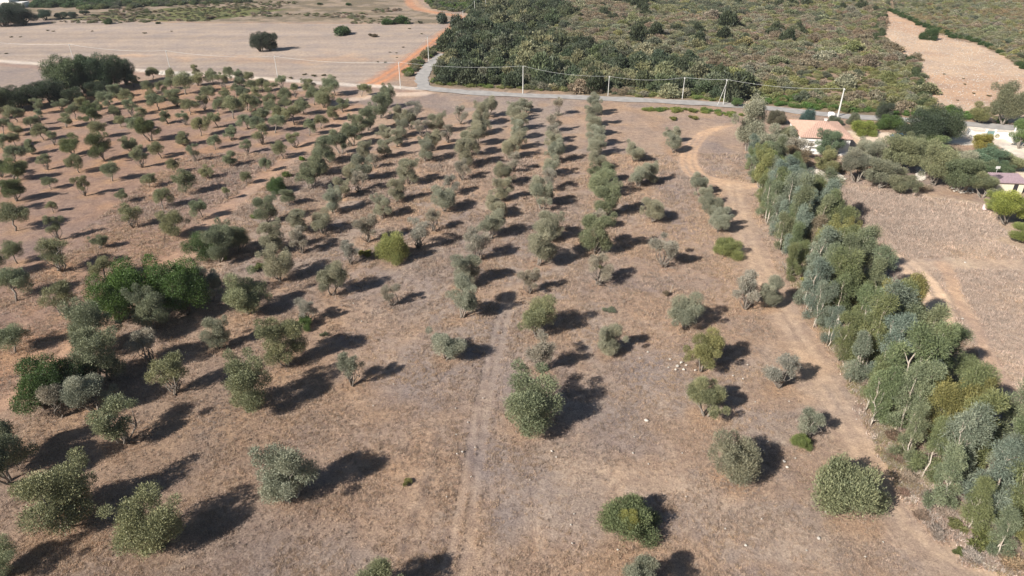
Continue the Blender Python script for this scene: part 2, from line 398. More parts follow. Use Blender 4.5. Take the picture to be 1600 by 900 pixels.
boundary = smooth(gp([(560, 166), (500, 214), (440, 256), (380, 305), (330, 345), (290, 395), (240, 430), (120, 540), (60, 600), (0, 650), (-80, 720)]), 2)
loop = smooth(gp([(1135, 196), (1100, 206), (1080, 228), (1074, 250), (1082, 270), (1108, 281), (1145, 287), (1180, 292)]), 3)
right_tr = smooth(gp([(1145, 287), (1152, 330), (1165, 370), (1182, 410), (1208, 462), (1240, 520), (1290, 600), (1340, 690), (1400, 780), (1470, 860), (1560, 898), (1640, 905)]), 2)
rf1 = smooth(gp([(1330, 375), (1372, 396), (1410, 416), (1438, 446), (1455, 480), (1462, 510)]), 2)
rf2 = smooth(gp([(1345, 372), (1392, 394), (1432, 415), (1462, 446), (1478, 480), (1484, 510)]), 2)
rf3 = smooth(gp([(1640, 416), (1560, 412), (1480, 411), (1420, 414), (1380, 405)]), 2)
rf4 = smooth(gp([(1470, 411), (1485, 430), (1492, 460), (1512, 490), (1530, 520), (1545, 560), (1580, 620)]), 2)
rf5 = smooth(gp([(1330, 345), (1400, 365), (1470, 395), (1510, 412)]), 2)
ty = [smooth(gp(p), 2) for p in (
 [(800, 430), (778, 500), (757, 580), (741, 660), (727, 740), (712, 820), (696, 900)], [(812, 430), (791, 500), (772, 580), (757, 660), (745, 740), (735, 820), (724, 900)],
 [(706, 605), (690, 660), (676, 720), (655, 790), (632, 850), (612, 900)], [(822, 640), (842, 720), (848, 800), (845, 870)], [(930, 560), (938, 640), (942, 720), (965, 760), (1060, 790), (1180, 870)],
 [(1000, 590), (1030, 660), (1040, 740), (1075, 790), (1110, 830)], [(1015, 590), (1045, 660), (1055, 740), (1095, 790)], [(870, 740), (850, 780), (842, 820), (850, 860), (866, 890)], [(900, 745), (868, 785), (858, 820), (866, 850)],
 [(868, 300), (905, 360), (940, 470), (1000, 500), (1100, 520), (1190, 560)], [(970, 215), (985, 235), (1010, 250), (1072, 262)], [(800, 250), (812, 300), (806, 370), (790, 440)], [(905, 210), (890, 300), (890, 400), (912, 520), (925, 600)])]
ybs = [smooth(gp(p), 2) for p in ([(900, 745), (960, 735), (1050, 760), (1160, 800), (1280, 880)],)]

Zfield = gp([(-400, 60), (0, 42), (100, 31), (300, 36), (700, 38), (708, 44), (640, 90), (572, 131), (430, 121), (210, 107), (90, 100), (-400, 78)])
Zgrey = gp([(-400, 85), (0, 97), (88, 103), (120, 118), (60, 150), (-400, 140)])
Zscrub = gp([(-300, 20), (60, 30), (130, 30), (300, 34), (700, 36), (735, 28), (700, 20), (660, 14), (640, -30), (-300, -30)])
Zbare = gp([(1383, 16), (1396, 20), (1420, 32), (1450, 46), (1495, 62), (1530, 68), (1560, 82), (1600, 108), (1700, 150), (1700, 215), (1560, 190), (1500, 172), (1460, 166), (1450, 130), (1438, 92), (1400, 88), (1382, 60), (1387, 40)])
Zmaq = gp([(672, 134), (668, 118), (690, 85), (705, 45), (735, 32), (742, 20), (650, -4), (640, -60), (2000, -60), (1900, 150), (1600, 200), (1480, 188), (1280, 174), (1190, 163), (900, 147)])
Zright = gp([(1265, 285), (1400, 290), (1560, 320), (1620, 400), (1800, 420), (1800, 800), (1600, 640), (1480, 520), (1400, 420), (1330, 350)])
Zyard = gp([(1318, 204), (1410, 208), (1400, 232), (1330, 240), (1316, 255), (1310, 225)])
Zyard2 = gp([(1478, 190), (1600, 196), (1700, 215), (1690, 262), (1600, 255), (1555, 228), (1475, 226)])
Zyard3 = gp([(1580, 240), (1700, 250), (1700, 300), (1600, 290)])
Zplot = gp([(640, 160), (1110, 175), (1500, 920), (-250, 1000)])
Zleft = gp([(-700, 190), (0, 170), (210, 125), (560, 145), (560, 166), (400, 290), (240, 430), (0, 650), (-400, 900)])

def axis(c0, s0, k, end, tail):
    v = [c0]; 
    while v[-1] < end: v.append(v[-1] + max(s0, k * v[-1]))
    while v[-1] < tail: v.append(v[-1] * 1.25)
    return np.array(v)
ya = axis(14, .36, .0042, 620, 7000); ya = np.concatenate([[-600, -120, -20], ya])
xh = axis(.3, .55, .0095, 420, 7000); xa = np.concatenate([-xh[::-1], xh])
X, Y = np.meshgrid(xa, ya); X = X.ravel(); Y = Y.ravel()
wx = X + (fbm(X * .12, Y * .12, 3) - .5) * 5; wy = Y + (fbm(X * .12, Y * .12, 9) - .5) * 5      # ragged edges
def mixc(col, m, c): m = m[:, None]; return col * (1 - m) + np.array(c) * m
A1 = fbm(X * .035, Y * .035, 21, 5); A2 = fbm(X * .16, Y * .16, 33, 4); A3 = fbm(X * .6, Y * .6, 45, 3)
col = np.tile(np.array([.40, .30, .235]), (len(X), 1))
rough = np.full(len(X), .85)
col = mixc(col, ss(.46, .62, A1) * .75, (.35, .29, .25))                # greyer straw
col = mixc(col, ss(.5, .66, A2) * .55, (.43, .295, .20))                   # ochre
col = mixc(col, ss(.56, .7, fbm(X * .09 + 40, Y * .09, 51, 4)) * .6, (.28, .235, .22))
inl = inside(wx, wy, Zleft)
col = np.where(inl[:, None], mixc(mixc(np.tile(np.array([.345, .235, .18]), (len(X), 1)), ss(.5, .66, A2) * .6, (.45, .275, .17)), ss(.48, .64, A1) * .6, (.29, .225, .2)), col)
furr = .5 + .5 * np.sin((X * .25 + Y * 1.0) * 1.1 + A2 * 5)
def zone(Z, c, r, c2=None, m2=None):
    global col, rough
    i = inside(wx, wy, Z)
    k = np.tile(np.array(c, float), (len(X), 1))
    if c2 is not None: k = mixc(k, m2, c2)
    col[i] = k[i]; rough[i] = r
band = ss(8, 0, np.abs(Y - 262 - X * .05 + (A1 - .5) * 50))
zone(Zmaq, (.24, .19, .13), .7, (.34, .25, .18), ss(.5, .6, A2))
zone(Zscrub, (.21, .175, .125), .7, (.33, .265, .205), ss(.42, .58, A2))
green = ss(.5, .6, fbm(X * .03, Y * .05, 77, 4)) * inside(wx, wy, gp([(60, 36), (300, 36), (480, 10), (400, 4), (200, 16)]))
col = mixc(col, green * .8, (.14, .16, .055))
zone(Zfield, (.375, .305, .255), .3, (.47, .33, .235), np.clip(band * .8, 0, 1) * ss(.35, .6, A2))
fi = inside(wx, wy, Zfield)
st = fbm(X * .012 + Y * .004, Y * .28, 61, 4); col[fi] *= (.8 + .42 * st[fi])[:, None]
zone(Zgrey, (.30, .245, .215), .4)
zone(Zbare, (.52, .36, .255), .6, (.56, .42, .31), ss(.42, .62, fbm(X * .05, Y * .05, 81, 4)))
zone(Zright, (.46, .36, .28), .85, (.40, .33, .28), ss(.42, .6, A1))
zone(Zyard, (.58, .43, .31), .3, (.68, .56, .44), ss(.4, .6, A2))
zone(Zyard2, (.66, .56, .45), .25, (.72, .66, .56), ss(.4, .6, A2))
zone(Zyard3, (.64, .55, .45), .3)
def track(P, w_, c, s=1.0, r=None, edge=.6):
    global col, rough
    b = (X > P[:, 0].min() - 15) & (X < P[:, 0].max() + 15) & (Y > P[:, 1].min() - 15) & (Y < P[:, 1].max() + 15)
    d = dline(X[b] + (A3[b] - .5) * w_ * .5, Y[b] + (A2[b] - .5) * w_ * .5, P)
    m = ss(w_ * .5 * (1 + edge), w_ * .5 * (1 - edge * .6), d) * s * (.75 + .5 * A3[b]).clip(0, 1)
    col[b] = mixc(col[b], np.clip(m, 0, 1), c)
    if r is not None: rough[b] = rough[b] * (1 - m) + r * m
OR = (.53, .35, .23); PALE = (.62, .47, .34)
track(boundary, 4.2, (.47, .31, .215), .6, .5, .9)
track(redtrack, 7.5, (.50, .235, .13), .55, .4); 
for o_ in (-1.6, 1.6): track(redtrack + [o_, 0], 1.4, (.56, .27, .15), .9, .3)
track(toproad, 6, (.52, .33, .22), .8, .3); track(topred, 4, (.48, .25, .15), .8, .3)
track(fieldtrack, 3.2, (.62, .54, .46), .95, .2); track(fieldtrack + [0, -5], 3.5, (.36, .25, .2), .7, .5)
track(farm2, 4.5, (.58, .46, .37), .9, .2)
track(loop, 5.0, (.46, .34, .255), .25, .4, .9)
for o_ in (-1.5, .1, 1.6):
    q = loop.copy(); q[:, 0] += o_; q[:, 1] += o_ * .3; track(q, .85, (.54, .37, .25), .85, .3)
track(right_tr, 6.5, (.47, .345, .25), .5, .5, .95)
for o_ in (-.85, .85): track(right_tr + [o_, 0], .9, (.54, .40, .285), .55, .35, .9)
for q in (rf1, rf2): track(q, 3.6, (.47, .35, .26), .4, .4)
for q in (rf1, rf2): track(q, 1.3, (.64, .47, .33), 1.0, .2)
track(rf3, 3.6, (.54, .40, .29), .6, .4, .9); track(rf4, 1.7, (.53, .35, .235), .6, .4, .9); track(rf5, 2.4, (.5, .40, .30), .6, .4, .9)
for q in ty[2:]: track(q, .5, (.48, .38, .30), .26, .5, .8); 
for q in (ty[0], ty[1]): track(q, .35, (.52, .41, .32), .25, .5, .8); track(q + [-.6, 0], .3, (.26, .19, .15), .4, .6, .8)
track(ty[2], .35, (.15, .11, .09), .7, .7, .8)
for t_ in (PLOT + ';' + LEFT).replace('\n', ';').split(';'):      # taller ochre grass left standing round each stem
    a_ = t_.split(); tx_, ty_ = G(float(a_[0]), float(a_[1])); r_ = float(a_[2]) * mpp(float(a_[0]), float(a_[1])) * .5
    b = (np.abs(X - tx_) < r_ * 2) & (np.abs(Y - ty_) < r_ * 2); dd_ = np.hypot(X[b] - tx_, Y[b] - ty_) + (A3[b] - .5) * 2.5
    m_ = ss(r_ * 1.3, r_ * .3, dd_) * .55; col[b] = mixc(col[b], m_, (.44, .29, .185)); rough[b] = rough[b] * (1 - m_) + m_
for q in ybs: track(q, 4.0, (.46, .36, .28), .4, .5, .9)
lf = ss(-4, -26, X + (Y - 40) * .25 + (A1 - .5) * 50) * ss(98, 60, Y) * (1 - inl)      # ground colour darker and browner towards the near left
col = mixc(col, np.clip(lf, 0, 1) * .5, (.27, .19, .135))
# relief always dips below zero, so roads laid at zero stay proud of it
Z = -.015 - .16 * fbm(X * .9, Y * .9, 5, 3) * rough - .12 * ss(.3, .7, fbm(X * .25, Y * .25, 15, 3)) * rough
for q in (ty[0], ty[1], rf1, rf2, right_tr + [.85, 0], right_tr + [-.85, 0]): 
    b = (np.abs(X) < 80) & (Y < 140); Z[b] -= .05 * ss(.5, .15, dline(X[b], Y[b], q))
for P, w_ in ((ROADG, 4), (LANEG, 3)): Z -= .0 * X
Z = np.where(Y > 640, -.02, Z)
nx, ny = len(xa), len(ya)
I = np.arange(nx * ny).reshape(ny, nx)
Fq = np.stack([I[:-1, :-1], I[:-1, 1:], I[1:, 1:], I[1:, :-1]], -1).reshape(-1, 4)
col = np.clip(col, .02, .9)
gm = npmesh('ground', np.stack([X, Y, Z], 1), Fq, M_SOIL, {'soil': ('FLOAT_COLOR', 'POINT', np.concatenate([col, np.ones((len(X), 1))], 1)), 'rough': ('FLOAT', 'POINT', rough)}, True)
props(link(bpy.data.objects.new('ground', gm)), kind='structure')
print('ground verts', len(X))

def strip(name, P, w_, z, m, jag=.45):
    P = np.array(P); V = []; Fs = []
    for i, p in enumerate(P):
        d = P[min(i + 1, len(P) - 1)] - P[max(i - 1, 0)]; n = np.array([-d[1], d[0]]) / (np.hypot(*d) + 1e-9)
        a = w_ / 2 + rt.uniform(-jag, jag); b = w_ / 2 + rt.uniform(-jag, jag)
        V += [(p[0] - n[0] * a, p[1] - n[1] * a, z), (p[0] + n[0] * b, p[1] + n[1] * b, z)]
        if i: k = 2 * i; Fs.append((k - 2, k, k + 1, k - 1))
    o = link(bpy.data.objects.new(name, pymesh(name, V, Fs, m))); return props(o, kind='structure')
def dense(P, step=3):
    out = [P[0]]
    for a, b in zip(P[:-1], P[1:]):
        n = max(1, int(np.hypot(*(b - a)) / step)); out += [a + (b - a) * (i + 1) / n for i in range(n)]
    return np.array(out)
M_ROAD = simple('worn_grey_asphalt', (.38, .35, .32), .9, .2, .5, .1, col2=(.28, .26, .24))
strip('road', dense(ROADG), 5.0, .012, M_ROAD); strip('lane', dense(LANEG, 2), 4.0, .018, M_ROAD)

# ================================================================== OLIVES OF THE MAIN PLOT (base pixel x, y, crown width in pixels, kind)
# b bushy, s sparse ; optional tint letter: g greener, w paler grey
items = [t.split() for t in PLOT.replace('\n', ';').split(';')]
T = []
for a, b_, c_, k in items:
    px, py, wp = float(a), float(b_), float(c_); x, y = G(px, py); T.append([x, y, wp * mpp(px, py), k, px, py])
cols = {}
for t in T:
    ci = int(round((36 - (t[0] + .022 * (t[1] - 60))) / 9.7)); t.append(ci); cols.setdefault(ci, []).append(t)
for ci, L in cols.items():
    L.sort(key=lambda t: t[1])
    for n, t in enumerate(L):
        x, y, wd, k, px, py, _ = t
        row = 'the %s row left of the belt' % nth(ci) if ci > 0 else 'the row beside the belt'
        pos = '%s from the front in %s' % (nth(n), row)
        grp = 'olive trees in rows on the main plot'
        if k == 'dl':
            grow('dense', x, y, wd * 1.0, 'carob_tree', 'bright yellow-green round tree standing among the grey olives', 'tree', None, (.25, .26, .09), 1.4, 0, 0)
            grow('flat', x - 4.6, y + 1.5, 2.6, 'shrub', 'small yellow-green bush left of the bright yellow-green tree', 'shrub', None, YGR, 1.0)
        elif k == 'dg':
            grow('dense', x, y + 2, wd * 1.0, 'shrub', 'big round dark green bush with a yellow patch in the near foreground', 'shrub', None, (.15, .18, .085), .95, 1, 0)
            grow('dense', x - .5, y + 1.1, 2.0, 'climbing_plant', 'yellow-green plant growing on top of the big round foreground bush', 'plant', None, (.25, .25, .08), 1.0).location.z = 1.9
        elif k == 'dr':
            grow('dense', x, y + 2.2, wd * 1.08, 'shrub', 'big low round olive-green bush beside the belt at lower right', 'shrub', None, (.21, .225, .125), 1.2, 1, 0)
        elif k == 'dy':
            grow('dense', x, y, wd, 'shrub', 'low wide yellow-green bush at the near end of the short right row', 'shrub', None, (.22, .24, .09), .9, 2, 0)
        else:
            kind = 'bushy' if k[0] == 'b' else 'sparse'
            tint = OLV if kind == 'bushy' else OLS
            if 'g' in k: tint = OLG
            if 'w' in k: tint = (.24, .24, .165)
            if 'y' in k: tint = (.24, .235, .10)
            adj = {'bushy': 'bushy', 'sparse': 'thin open'}[kind] + (' green' if 'g' in k else ' grey-green')
            hs = rt.uniform(.88, 1.12) if kind == 'bushy' else rt.uniform(.85, 1.0)
            if py > 640 and px < 600: hs *= .86
            if px == 820: hs = .66; wd *= 1.1
            if px < 640 and y > 70: wd *= .93
            grow(kind, x, y, wd * (1.2 if kind == 'bushy' else 1.18) * (.86 if y > 105 else .96), 'olive_tree', '%s olive, %s' % (adj, pos), 'olive tree', grp, tint, hs)

# ================================================================== LEFT GROVE
L_ = []
for t in LEFT.replace('\n', ';').split(';'):
    a, b_, c_ = map(float, t.split()); x, y = G(a, b_); L_.append([x, y, c_ * mpp(a, b_), a, b_])
L_.sort(key=lambda t: t[1])
bands = {}
for t in L_: bands.setdefault(int((t[1] - 50) / 7.5), []).append(t)
for bi, (bk, L) in enumerate(sorted(bands.items())):
    L.sort(key=lambda t: t[0])
    for n, (x, y, wd, px, py) in enumerate(L):
        dark = (abs(px - 267) < 2 and abs(py - 205) < 30) or (px, py) in ((164, 251), (236, 220), (24, 282), (26, 313), (145, 196), (115, 242))
        small = 'small' if wd < 4.2 else ('large' if wd > 6.2 else 'mid-sized')
        if dark:
            grow('bushy', x, y, wd * 1.0, 'olive_tree', 'dense dark green olive, %s from left in the %s row of the left grove' % (nth(n), nth(bi)), 'olive tree', 'olive trees in the left grove', (.13, .155, .065), .95)
        else:
            r_ = rt.random(); kd_ = 'umbrella' if r_ < .66 else ('sparse' if r_ < .84 else 'bushy')
            grow(kd_, x, y, wd * (1.04 if kd_ == 'umbrella' else .94), 'olive_tree', '%s %s olive, %s from left in the %s row of the left grove' % (small, 'umbrella-shaped' if kd_ == 'umbrella' else ('open-crowned' if kd_ == 'sparse' else 'bushy'), nth(n), nth(bi)), 'olive tree', 'olive trees in the left grove', (.22, .232, .13), rt.uniform(.82, 1.08) * (1.1 if wd < 4 else 1) * (.82 if kd_ == 'bushy' else 1), None, .16)

# ================================================================== HEDGE LINE BETWEEN THE GROVES
def one(kind, px, py, wp, name, label, cat, tint, hs=1.0, group=None, var=None, sc_=1.0):
    x, y = G(px, py); return grow(kind, x, y, wp * mpp(px, py) * sc_, name, label, cat, group, tint, hs, var, .04)
for a in [('oak', 184, 500, 84, (.065, .11, .026), 1.25, 'glossy dark green bushy tree, left one of the dark clump between the groves'), ('oak', 228, 484, 88, (.07, .12, .028), 1.4, 'tallest glossy dark green tree in the clump between the groves'), ('oak', 290, 488, 90, (.06, .1, .026), 1.3, 'glossy dark green tree at the right of the clump between the groves'),
          ('oak', 74, 634, 96, (.055, .09, .026), 1.2, 'dark green bushy tree behind the thin olive at lower left'), ('oak', 118, 620, 80, (.035, .055, .02), 1.1, 'darkest green shrub between the thin olive and grey olives'), ('oak', 325, 400, 66, (.06, .09, .03), .8, 'dark green tree at the far end of the hedge line'),
          ('dense', 431, 300, 34, (.08, .13, .045), 1.2, 'round dark green shrub on the line between the groves')]:
    one(a[0], a[1], a[2], a[3], 'evergreen_tree' if a[0] == 'oak' else 'shrub', a[6], 'tree' if a[0] == 'oak' else 'shrub', a[4], a[5])
for i, a in enumerate([(240, 515, 62, 'bushy', 'grey olive in front of the dark green clump between the groves'), (160, 548, 84, 'bushy', 'tall grey-green olive with silvery crown just below the dark clump'), (168, 592, 84, 'bushy', 'wide grey-green olive nearest the bottom of the hedge line group'), (95, 651, 60, 'sparse', 'thin grey olive with a bare crooked stem beside a dark bush'),
                       (345, 408, 54, 'bushy', 'grey-green olive in front of the dark tree at the hedge line'), (374, 392, 46, 'bushy', 'grey olive right of the dark tree on the hedge line'), (418, 347, 40, 'bushy', 'grey-green olive in the hedge line below the round dark shrub'), (452, 320, 28, 'bushy', 'small grey olive right of the round dark shrub'),
                       (485, 294, 44, 'bushy', 'long low olive, nearest of the far part of the hedge line'), (500, 272, 40, 'bushy', 'second olive of the far part of the hedge line'), (515, 254, 40, 'bushy', 'third olive of the far part of the hedge line'), (533, 240, 36, 'bushy', 'fourth olive of the far part of the hedge line'),
                       (552, 227, 34, 'bushy', 'fifth olive of the far part of the hedge line'), (562, 212, 32, 'bushy', 'sixth olive of the far part of the hedge line'), (576, 203, 34, 'bushy', 'seventh olive of the far part of the hedge line'), (596, 184, 36, 'bushy', 'last and farthest olive of the hedge line'), (605, 168, 30, 'bushy', 'olive at the grove corner nearest the lane'),
                       (18, 752, 96, 'bushy', 'large dark grey-green olive cut by the left edge of the picture'), (-6, 730, 80, 'bushy', 'olive behind the large one at the left edge')]):
    one(a[3], a[0], a[1], a[2], 'olive_tree', a[4], 'olive tree', (.20, .215, .13) if a[3] == 'bushy' else OLS, 1.0, 'olives along the line between the groves')
for a in [(477, 512, 26, 'vivid green low shrub at the foot of a thin olive', (.11, .17, .05), 1.2), (1252, 696, 32, 'small vivid green shrub beside the white-stemmed olive', (.17, .21, .07), 1.0), (635, 754, 20, 'small yellowish tuft alone in the dry grass foreground', (.2, .19, .07), .8), (472, 250, 9, 'tiny bright green weed by the left track, farther one', (.16, .25, .05), 1.2),
          (448, 276, 14, 'pale green weed by the left track, nearer one', (.15, .19, .06), 1.0), (1053, 187, 18, 'low green shrub near the far right corner of the plot', (.14, .15, .04), .7), (1084, 185, 17, 'yellowish low shrub near the far right corner of the plot', (.2, .19, .06), .8), (506, 524, 16, 'small grey weed tuft right of the vivid green shrub', (.12, .13, .07), .7),
          (240, 857, 40, 'dark green shoots at the foot of a foreground olive', (.06, .09, .025), .5), (1040, 460, 12, 'small dry grey bush beside the leaning post', (.2, .16, .11), .9), (952, 486, 24, 'low shrub behind an olive in the plot', (.16, .17, .11), .5), (350, 405, 16, 'tiny green weed on the grove track', (.16, .2, .06), .8),
          (396, 340, 16, 'small weed beside the orange track', (.15, .19, .06), .8), (228, 400, 11, 'small weed in the left grove', (.14, .18, .06), .8), (405, 421, 30, 'small green bush at the foot of an olive', (.12, .14, .05), .7), (938, 418, 14, 'greenish tuft at the foot of an olive in the plot', (.17, .17, .06), .7)]:
    one('flat' if a[5] < .9 else 'dense', a[0], a[1], a[2], 'shrub', a[3], 'shrub', a[4], a[5])

# ================================================================== EUCALYPTUS BELT
belt = gp([(1166, 255), (1190, 335), (1226, 420), (1266, 500), (1322, 580), (1372, 672), (1425, 756), (1492, 822), (1560, 880), (1640, 930), (1700, 800), (1610, 728), (1508, 652), (1438, 574), (1390, 498), (1306, 406), (1278, 345), (1215, 275)])
pts = []; rb = random.Random(5)
x0, x1, y0, y1 = belt[:, 0].min(), belt[:, 0].max(), belt[:, 1].min(), belt[:, 1].max()
for _ in range(9000):
    x = rb.uniform(x0, x1); y = rb.uniform(y0, y1)
    if not inside(np.array([x]), np.array([y]), belt)[0]: continue
    if all((x - a) ** 2 + (y - b) ** 2 > 2.55 ** 2 for a, b in pts): pts.append((x, y))
pts.sort(key=lambda p: p[1])
cnt = {}
for x, y in pts:
    px, py = pix(x, y); r = rb.random()
    acac = (1460 < px < 1570 and 560 < py < 720) or (1400 < px < 1445 and 480 < py < 560) or (1290 < px < 1350 and 350 < py < 420)
    if r < (.75 if acac else .03): kd, tint, nm = 'yellow-green', (.235, .225, .085), 'bushy'
    elif r < .6: kd, tint, nm = 'blue-green', (BLG if rb.random() < .55 else (.19, .215, .125)), 'euc'
    elif r < .98: kd, tint, nm = 'mid-green', MIDG, 'euc'
    else: kd, tint, nm = 'brownish', (.22, .18, .12), 'euc'
    hsc = rb.uniform(.78, 1.12) * (1 if py > 330 else .82)
    edge = dline(np.array([x]), np.array([y]), belt[:10])[0]
    if edge < 2: hsc *= .75
    hsc *= 1.08
    if nm == 'euc': wd, hs = 4.6 * hsc * rb.uniform(.9, 1.1), 1.0
    else: wd, hs = rb.uniform(4.2, 5.6), 1.35
    sec = 'near' if py > 700 else ('middle' if py > 500 else ('far' if py > 340 else 'farthest'))
    k = (kd, sec); n = cnt.get(k, 0); cnt[k] = n + 1
    sp = 'eucalyptus' if nm == 'euc' else 'acacia'
    lab = '%s %s, %s of its colour from the near side, %s part of belt' % (kd, sp, nth(n), sec)
    grow(nm, x, y, wd, sp + '_tree', lab, 'tree', 'trees of the belt along the right side of the plot', tint, hs, None, .14)
print('belt', len(pts))
# low brush at the belt's foot
for i, a in enumerate([(1285, 492, 36, YGR), (1303, 520, 28, (.17, .18, .06)), (1325, 538, 30, BROWN), (1388, 660, 46, (.14, .16, .05)), (1372, 640, 30, (.15, .16, .06)), (1400, 688, 40, BROWN), (1496, 822, 34, (.15, .15, .06)), (1540, 852, 60, (.13, .14, .05)), (1496, 862, 22, (.12, .14, .05)), (1420, 748, 34, (.3, .24, .18)), (1452, 780, 40, (.3, .25, .2)),
                       (1350, 600, 30, (.3, .24, .19)), (1338, 560, 34, (.28, .23, .19)), (1364, 618, 26, (.32, .26, .21)), (1474, 800, 40, (.33, .27, .22)), (1520, 872, 40, (.34, .3, .26)), (1440, 808, 30, (.26, .19, .14)), (1255, 440, 22, YGR), (1230, 390, 20, (.17, .18, .06)), (1465, 838, 34, (.33, .28, .24)), (1580, 880, 50, (.3, .22, .14)), (1268, 462, 22, (.3, .24, .2)),
                       (1218, 362, 18, (.2, .17, .12)), (1400, 718, 30, (.28, .2, .15)), (1412, 770, 24, (.25, .17, .13)), (1198, 322, 18, (.2, .19, .1)), (1310, 548, 22, (.3, .24, .2)), (1558, 815, 30, (.12, .14, .06))]):
    dry = a[3][0] > .24
    one('spiky' if dry else 'flat', a[0], a[1], a[2], 'shrub', '%s brush at the belt foot, %s from left among the low plants' % ('straw-coloured dry' if dry else 'low green', nth(sorted([1285, 1303, 1325, 1388, 1372, 1400, 1496, 1540, 1496.5, 1420, 1452, 1350, 1338, 1364, 1474, 1520, 1440, 1255, 1230, 1465, 1580, 1268, 1218, 1400.5, 1412, 1198, 1310, 1558]).index(a[0]) + (i in (8, 23)))), 'shrub', a[3], .8 if not dry else .6, 'low plants at the foot of the belt')

# ================================================================== GARDEN AND HOUSE TREES
GARD = [('bushy', 1168, 236, 66, OLV, 1.15, 'tall grey-green tree beside the loop of the orange track'), ('dense', 1213, 193, 30, (.13, .12, .08), 1.2, 'brownish round shrub between the road and the grey-green tree'), ('dense', 1258, 195, 27, (.075, .125, .11), 1.6, 'blue-green cypress-like tree at the left corner of the tiled house'),
 ('dense', 1304, 194, 22, (.12, .14, .09), 1.0, 'grey bush between the tiled roof and the road'), ('dense', 1332, 193, 19, (.15, .16, .1), 1.5, 'small silvery tree at the roadside by the leaning pole'), ('dense', 1347, 209, 40, (.20, .23, .055), .9, 'bright yellow-green bush in the yard right of the house'), ('oak', 1381, 186, 32, (.05, .06, .04), 1.1, 'dark bare-looking conifer behind the yard bushes'),
 ('dense', 1388, 200, 46, (.07, .11, .03), .7, 'green hedge bush left of the big dark oak'), ('oak', 1430, 232, 72, (.045, .06, .034), 1.15, 'big dark holm oak beside the white yard, left half'), ('oak', 1462, 222, 66, (.05, .066, .036), 1.2, 'big dark holm oak beside the white yard, right half'), ('bushy', 1566, 194, 62, (.12, .125, .075), 1.0, 'broad olive-green tree beyond the road at the right'),
 ('bushy', 1532, 192, 40, (.14, .14, .06), .8, 'yellowish bush left of the broad roadside tree'), ('bushy', 1592, 232, 44, (.12, .17, .06), .9, 'green tree right of the white gateway'), ('bushy', 1206, 250, 54, OLV, 1.0, 'grey olive-like tree left of the house nearest the belt'), ('sparse', 1244, 256, 52, OLS, .7, 'pale thin-leaved tree in front of the left end of the house'),
 ('bushy', 1238, 268, 44, (.15, .115, .07), .8, 'brown-leaved tree below the house'), ('bushy', 1294, 244, 46, (.1, .135, .08), .85, 'green tree in front of the tiled roof'), ('bushy', 1290, 272, 46, (.17, .17, .08), .8, 'yellowish green tree in front of the house, nearer the field'), ('bushy', 1200, 285, 50, (.13, .16, .06), 1.0, 'yellow-green tree at the far end of the belt'),
 ('bushy', 1345, 252, 44, OLV, .8, 'grey tree nearest the house in the thicket above the field'), ('bushy', 1372, 262, 54, OLV, .8, 'second grey tree of the thicket above the field'), ('bushy', 1402, 270, 60, OLG, .85, 'third tree, greenish, of the thicket above the field'), ('bushy', 1338, 284, 50, (.17, .165, .12), .8, 'silvery low brush left in the thicket'), ('bushy', 1374, 294, 52, (.165, .165, .11), .78, 'silvery low brush in the middle of the thicket'),
 ('bushy', 1412, 250, 50, OLG, .75, 'green tree just under the big dark oak'), ('bushy', 1442, 244, 56, (.13, .16, .07), .7, 'bright olive-green tree under the big dark oak'), ('bushy', 1458, 288, 56, OLG, .95, 'bushy green tree right of the gap in the thicket'), ('bushy', 1490, 272, 60, OLV, .85, 'grey-green tree in the right part of the thicket'), ('dense', 1488, 238, 26, (.3, .24, .17), .7, 'dry straw-coloured bush beside the white yard'),
 ('bushy', 1532, 238, 34, (.2, .18, .05), .95, 'yellow and russet tree below the white gateway'), ('bushy', 1530, 268, 58, (.085, .125, .075), .9, 'dark green tree in the right part of the thicket'), ('bushy', 1570, 262, 58, (.17, .175, .09), .95, 'pale olive-green tree above the small mauve roof'), ('bushy', 1552, 282, 44, (.09, .12, .06), .7, 'green bush touching the small mauve roof'), ('bushy', 1500, 300, 60, (.11, .13, .07), .8, 'green bush at the right end of the thicket edge'),
 ('bushy', 1534, 308, 44, OLG, .7, 'bush left of the pale drum at the field edge'), ('bushy', 1572, 350, 66, (.19, .21, .05), .8, 'bright yellow-green bush below the small mauve roof'), ('bushy', 1556, 330, 40, (.18, .2, .06), .7, 'smaller yellow-green bush beside the drum'), ('bushy', 1597, 378, 48, (.16, .18, .055), .6, 'yellow-green bush at the right edge of the picture'), ('bushy', 1610, 345, 40, (.17, .18, .06), .7, 'yellowish shrub cut by the right edge'),
 ('spiky', 1440, 297, 26, STRAW, .6, 'straw-coloured dry clump in the thicket gap'), ('bushy', 1410, 302, 44, (.15, .15, .09), .7, 'low grey clump under the third thicket tree'), ('bushy', 1222, 226, 40, (.16, .165, .1), .7, 'small grey tree between the roadside and the house'), ('bushy', 1187, 268, 44, (.12, .15, .08), .95, 'green tree right of the boundary near the loop'),
 ('bushy', 1472, 262, 46, (.13, .155, .07), .75, 'leafy tree between the oak and the thicket'), ('dense', 1312, 266, 22, (.2, .17, .12), .8, 'grey dry bush beside the white house wall'), ('dome', 1228, 208, 16, (.12, .11, .07), .8, 'small dark bush on the bare slope left of the house'), ('dense', 1450, 62, 26, (.05, .085, .03), 1.1, 'lone green bush on the bare reddish strip'), ('flat', 1478, 192, 26, (.08, .13, .03), .8, 'green verge shrub right of the dark oak')]
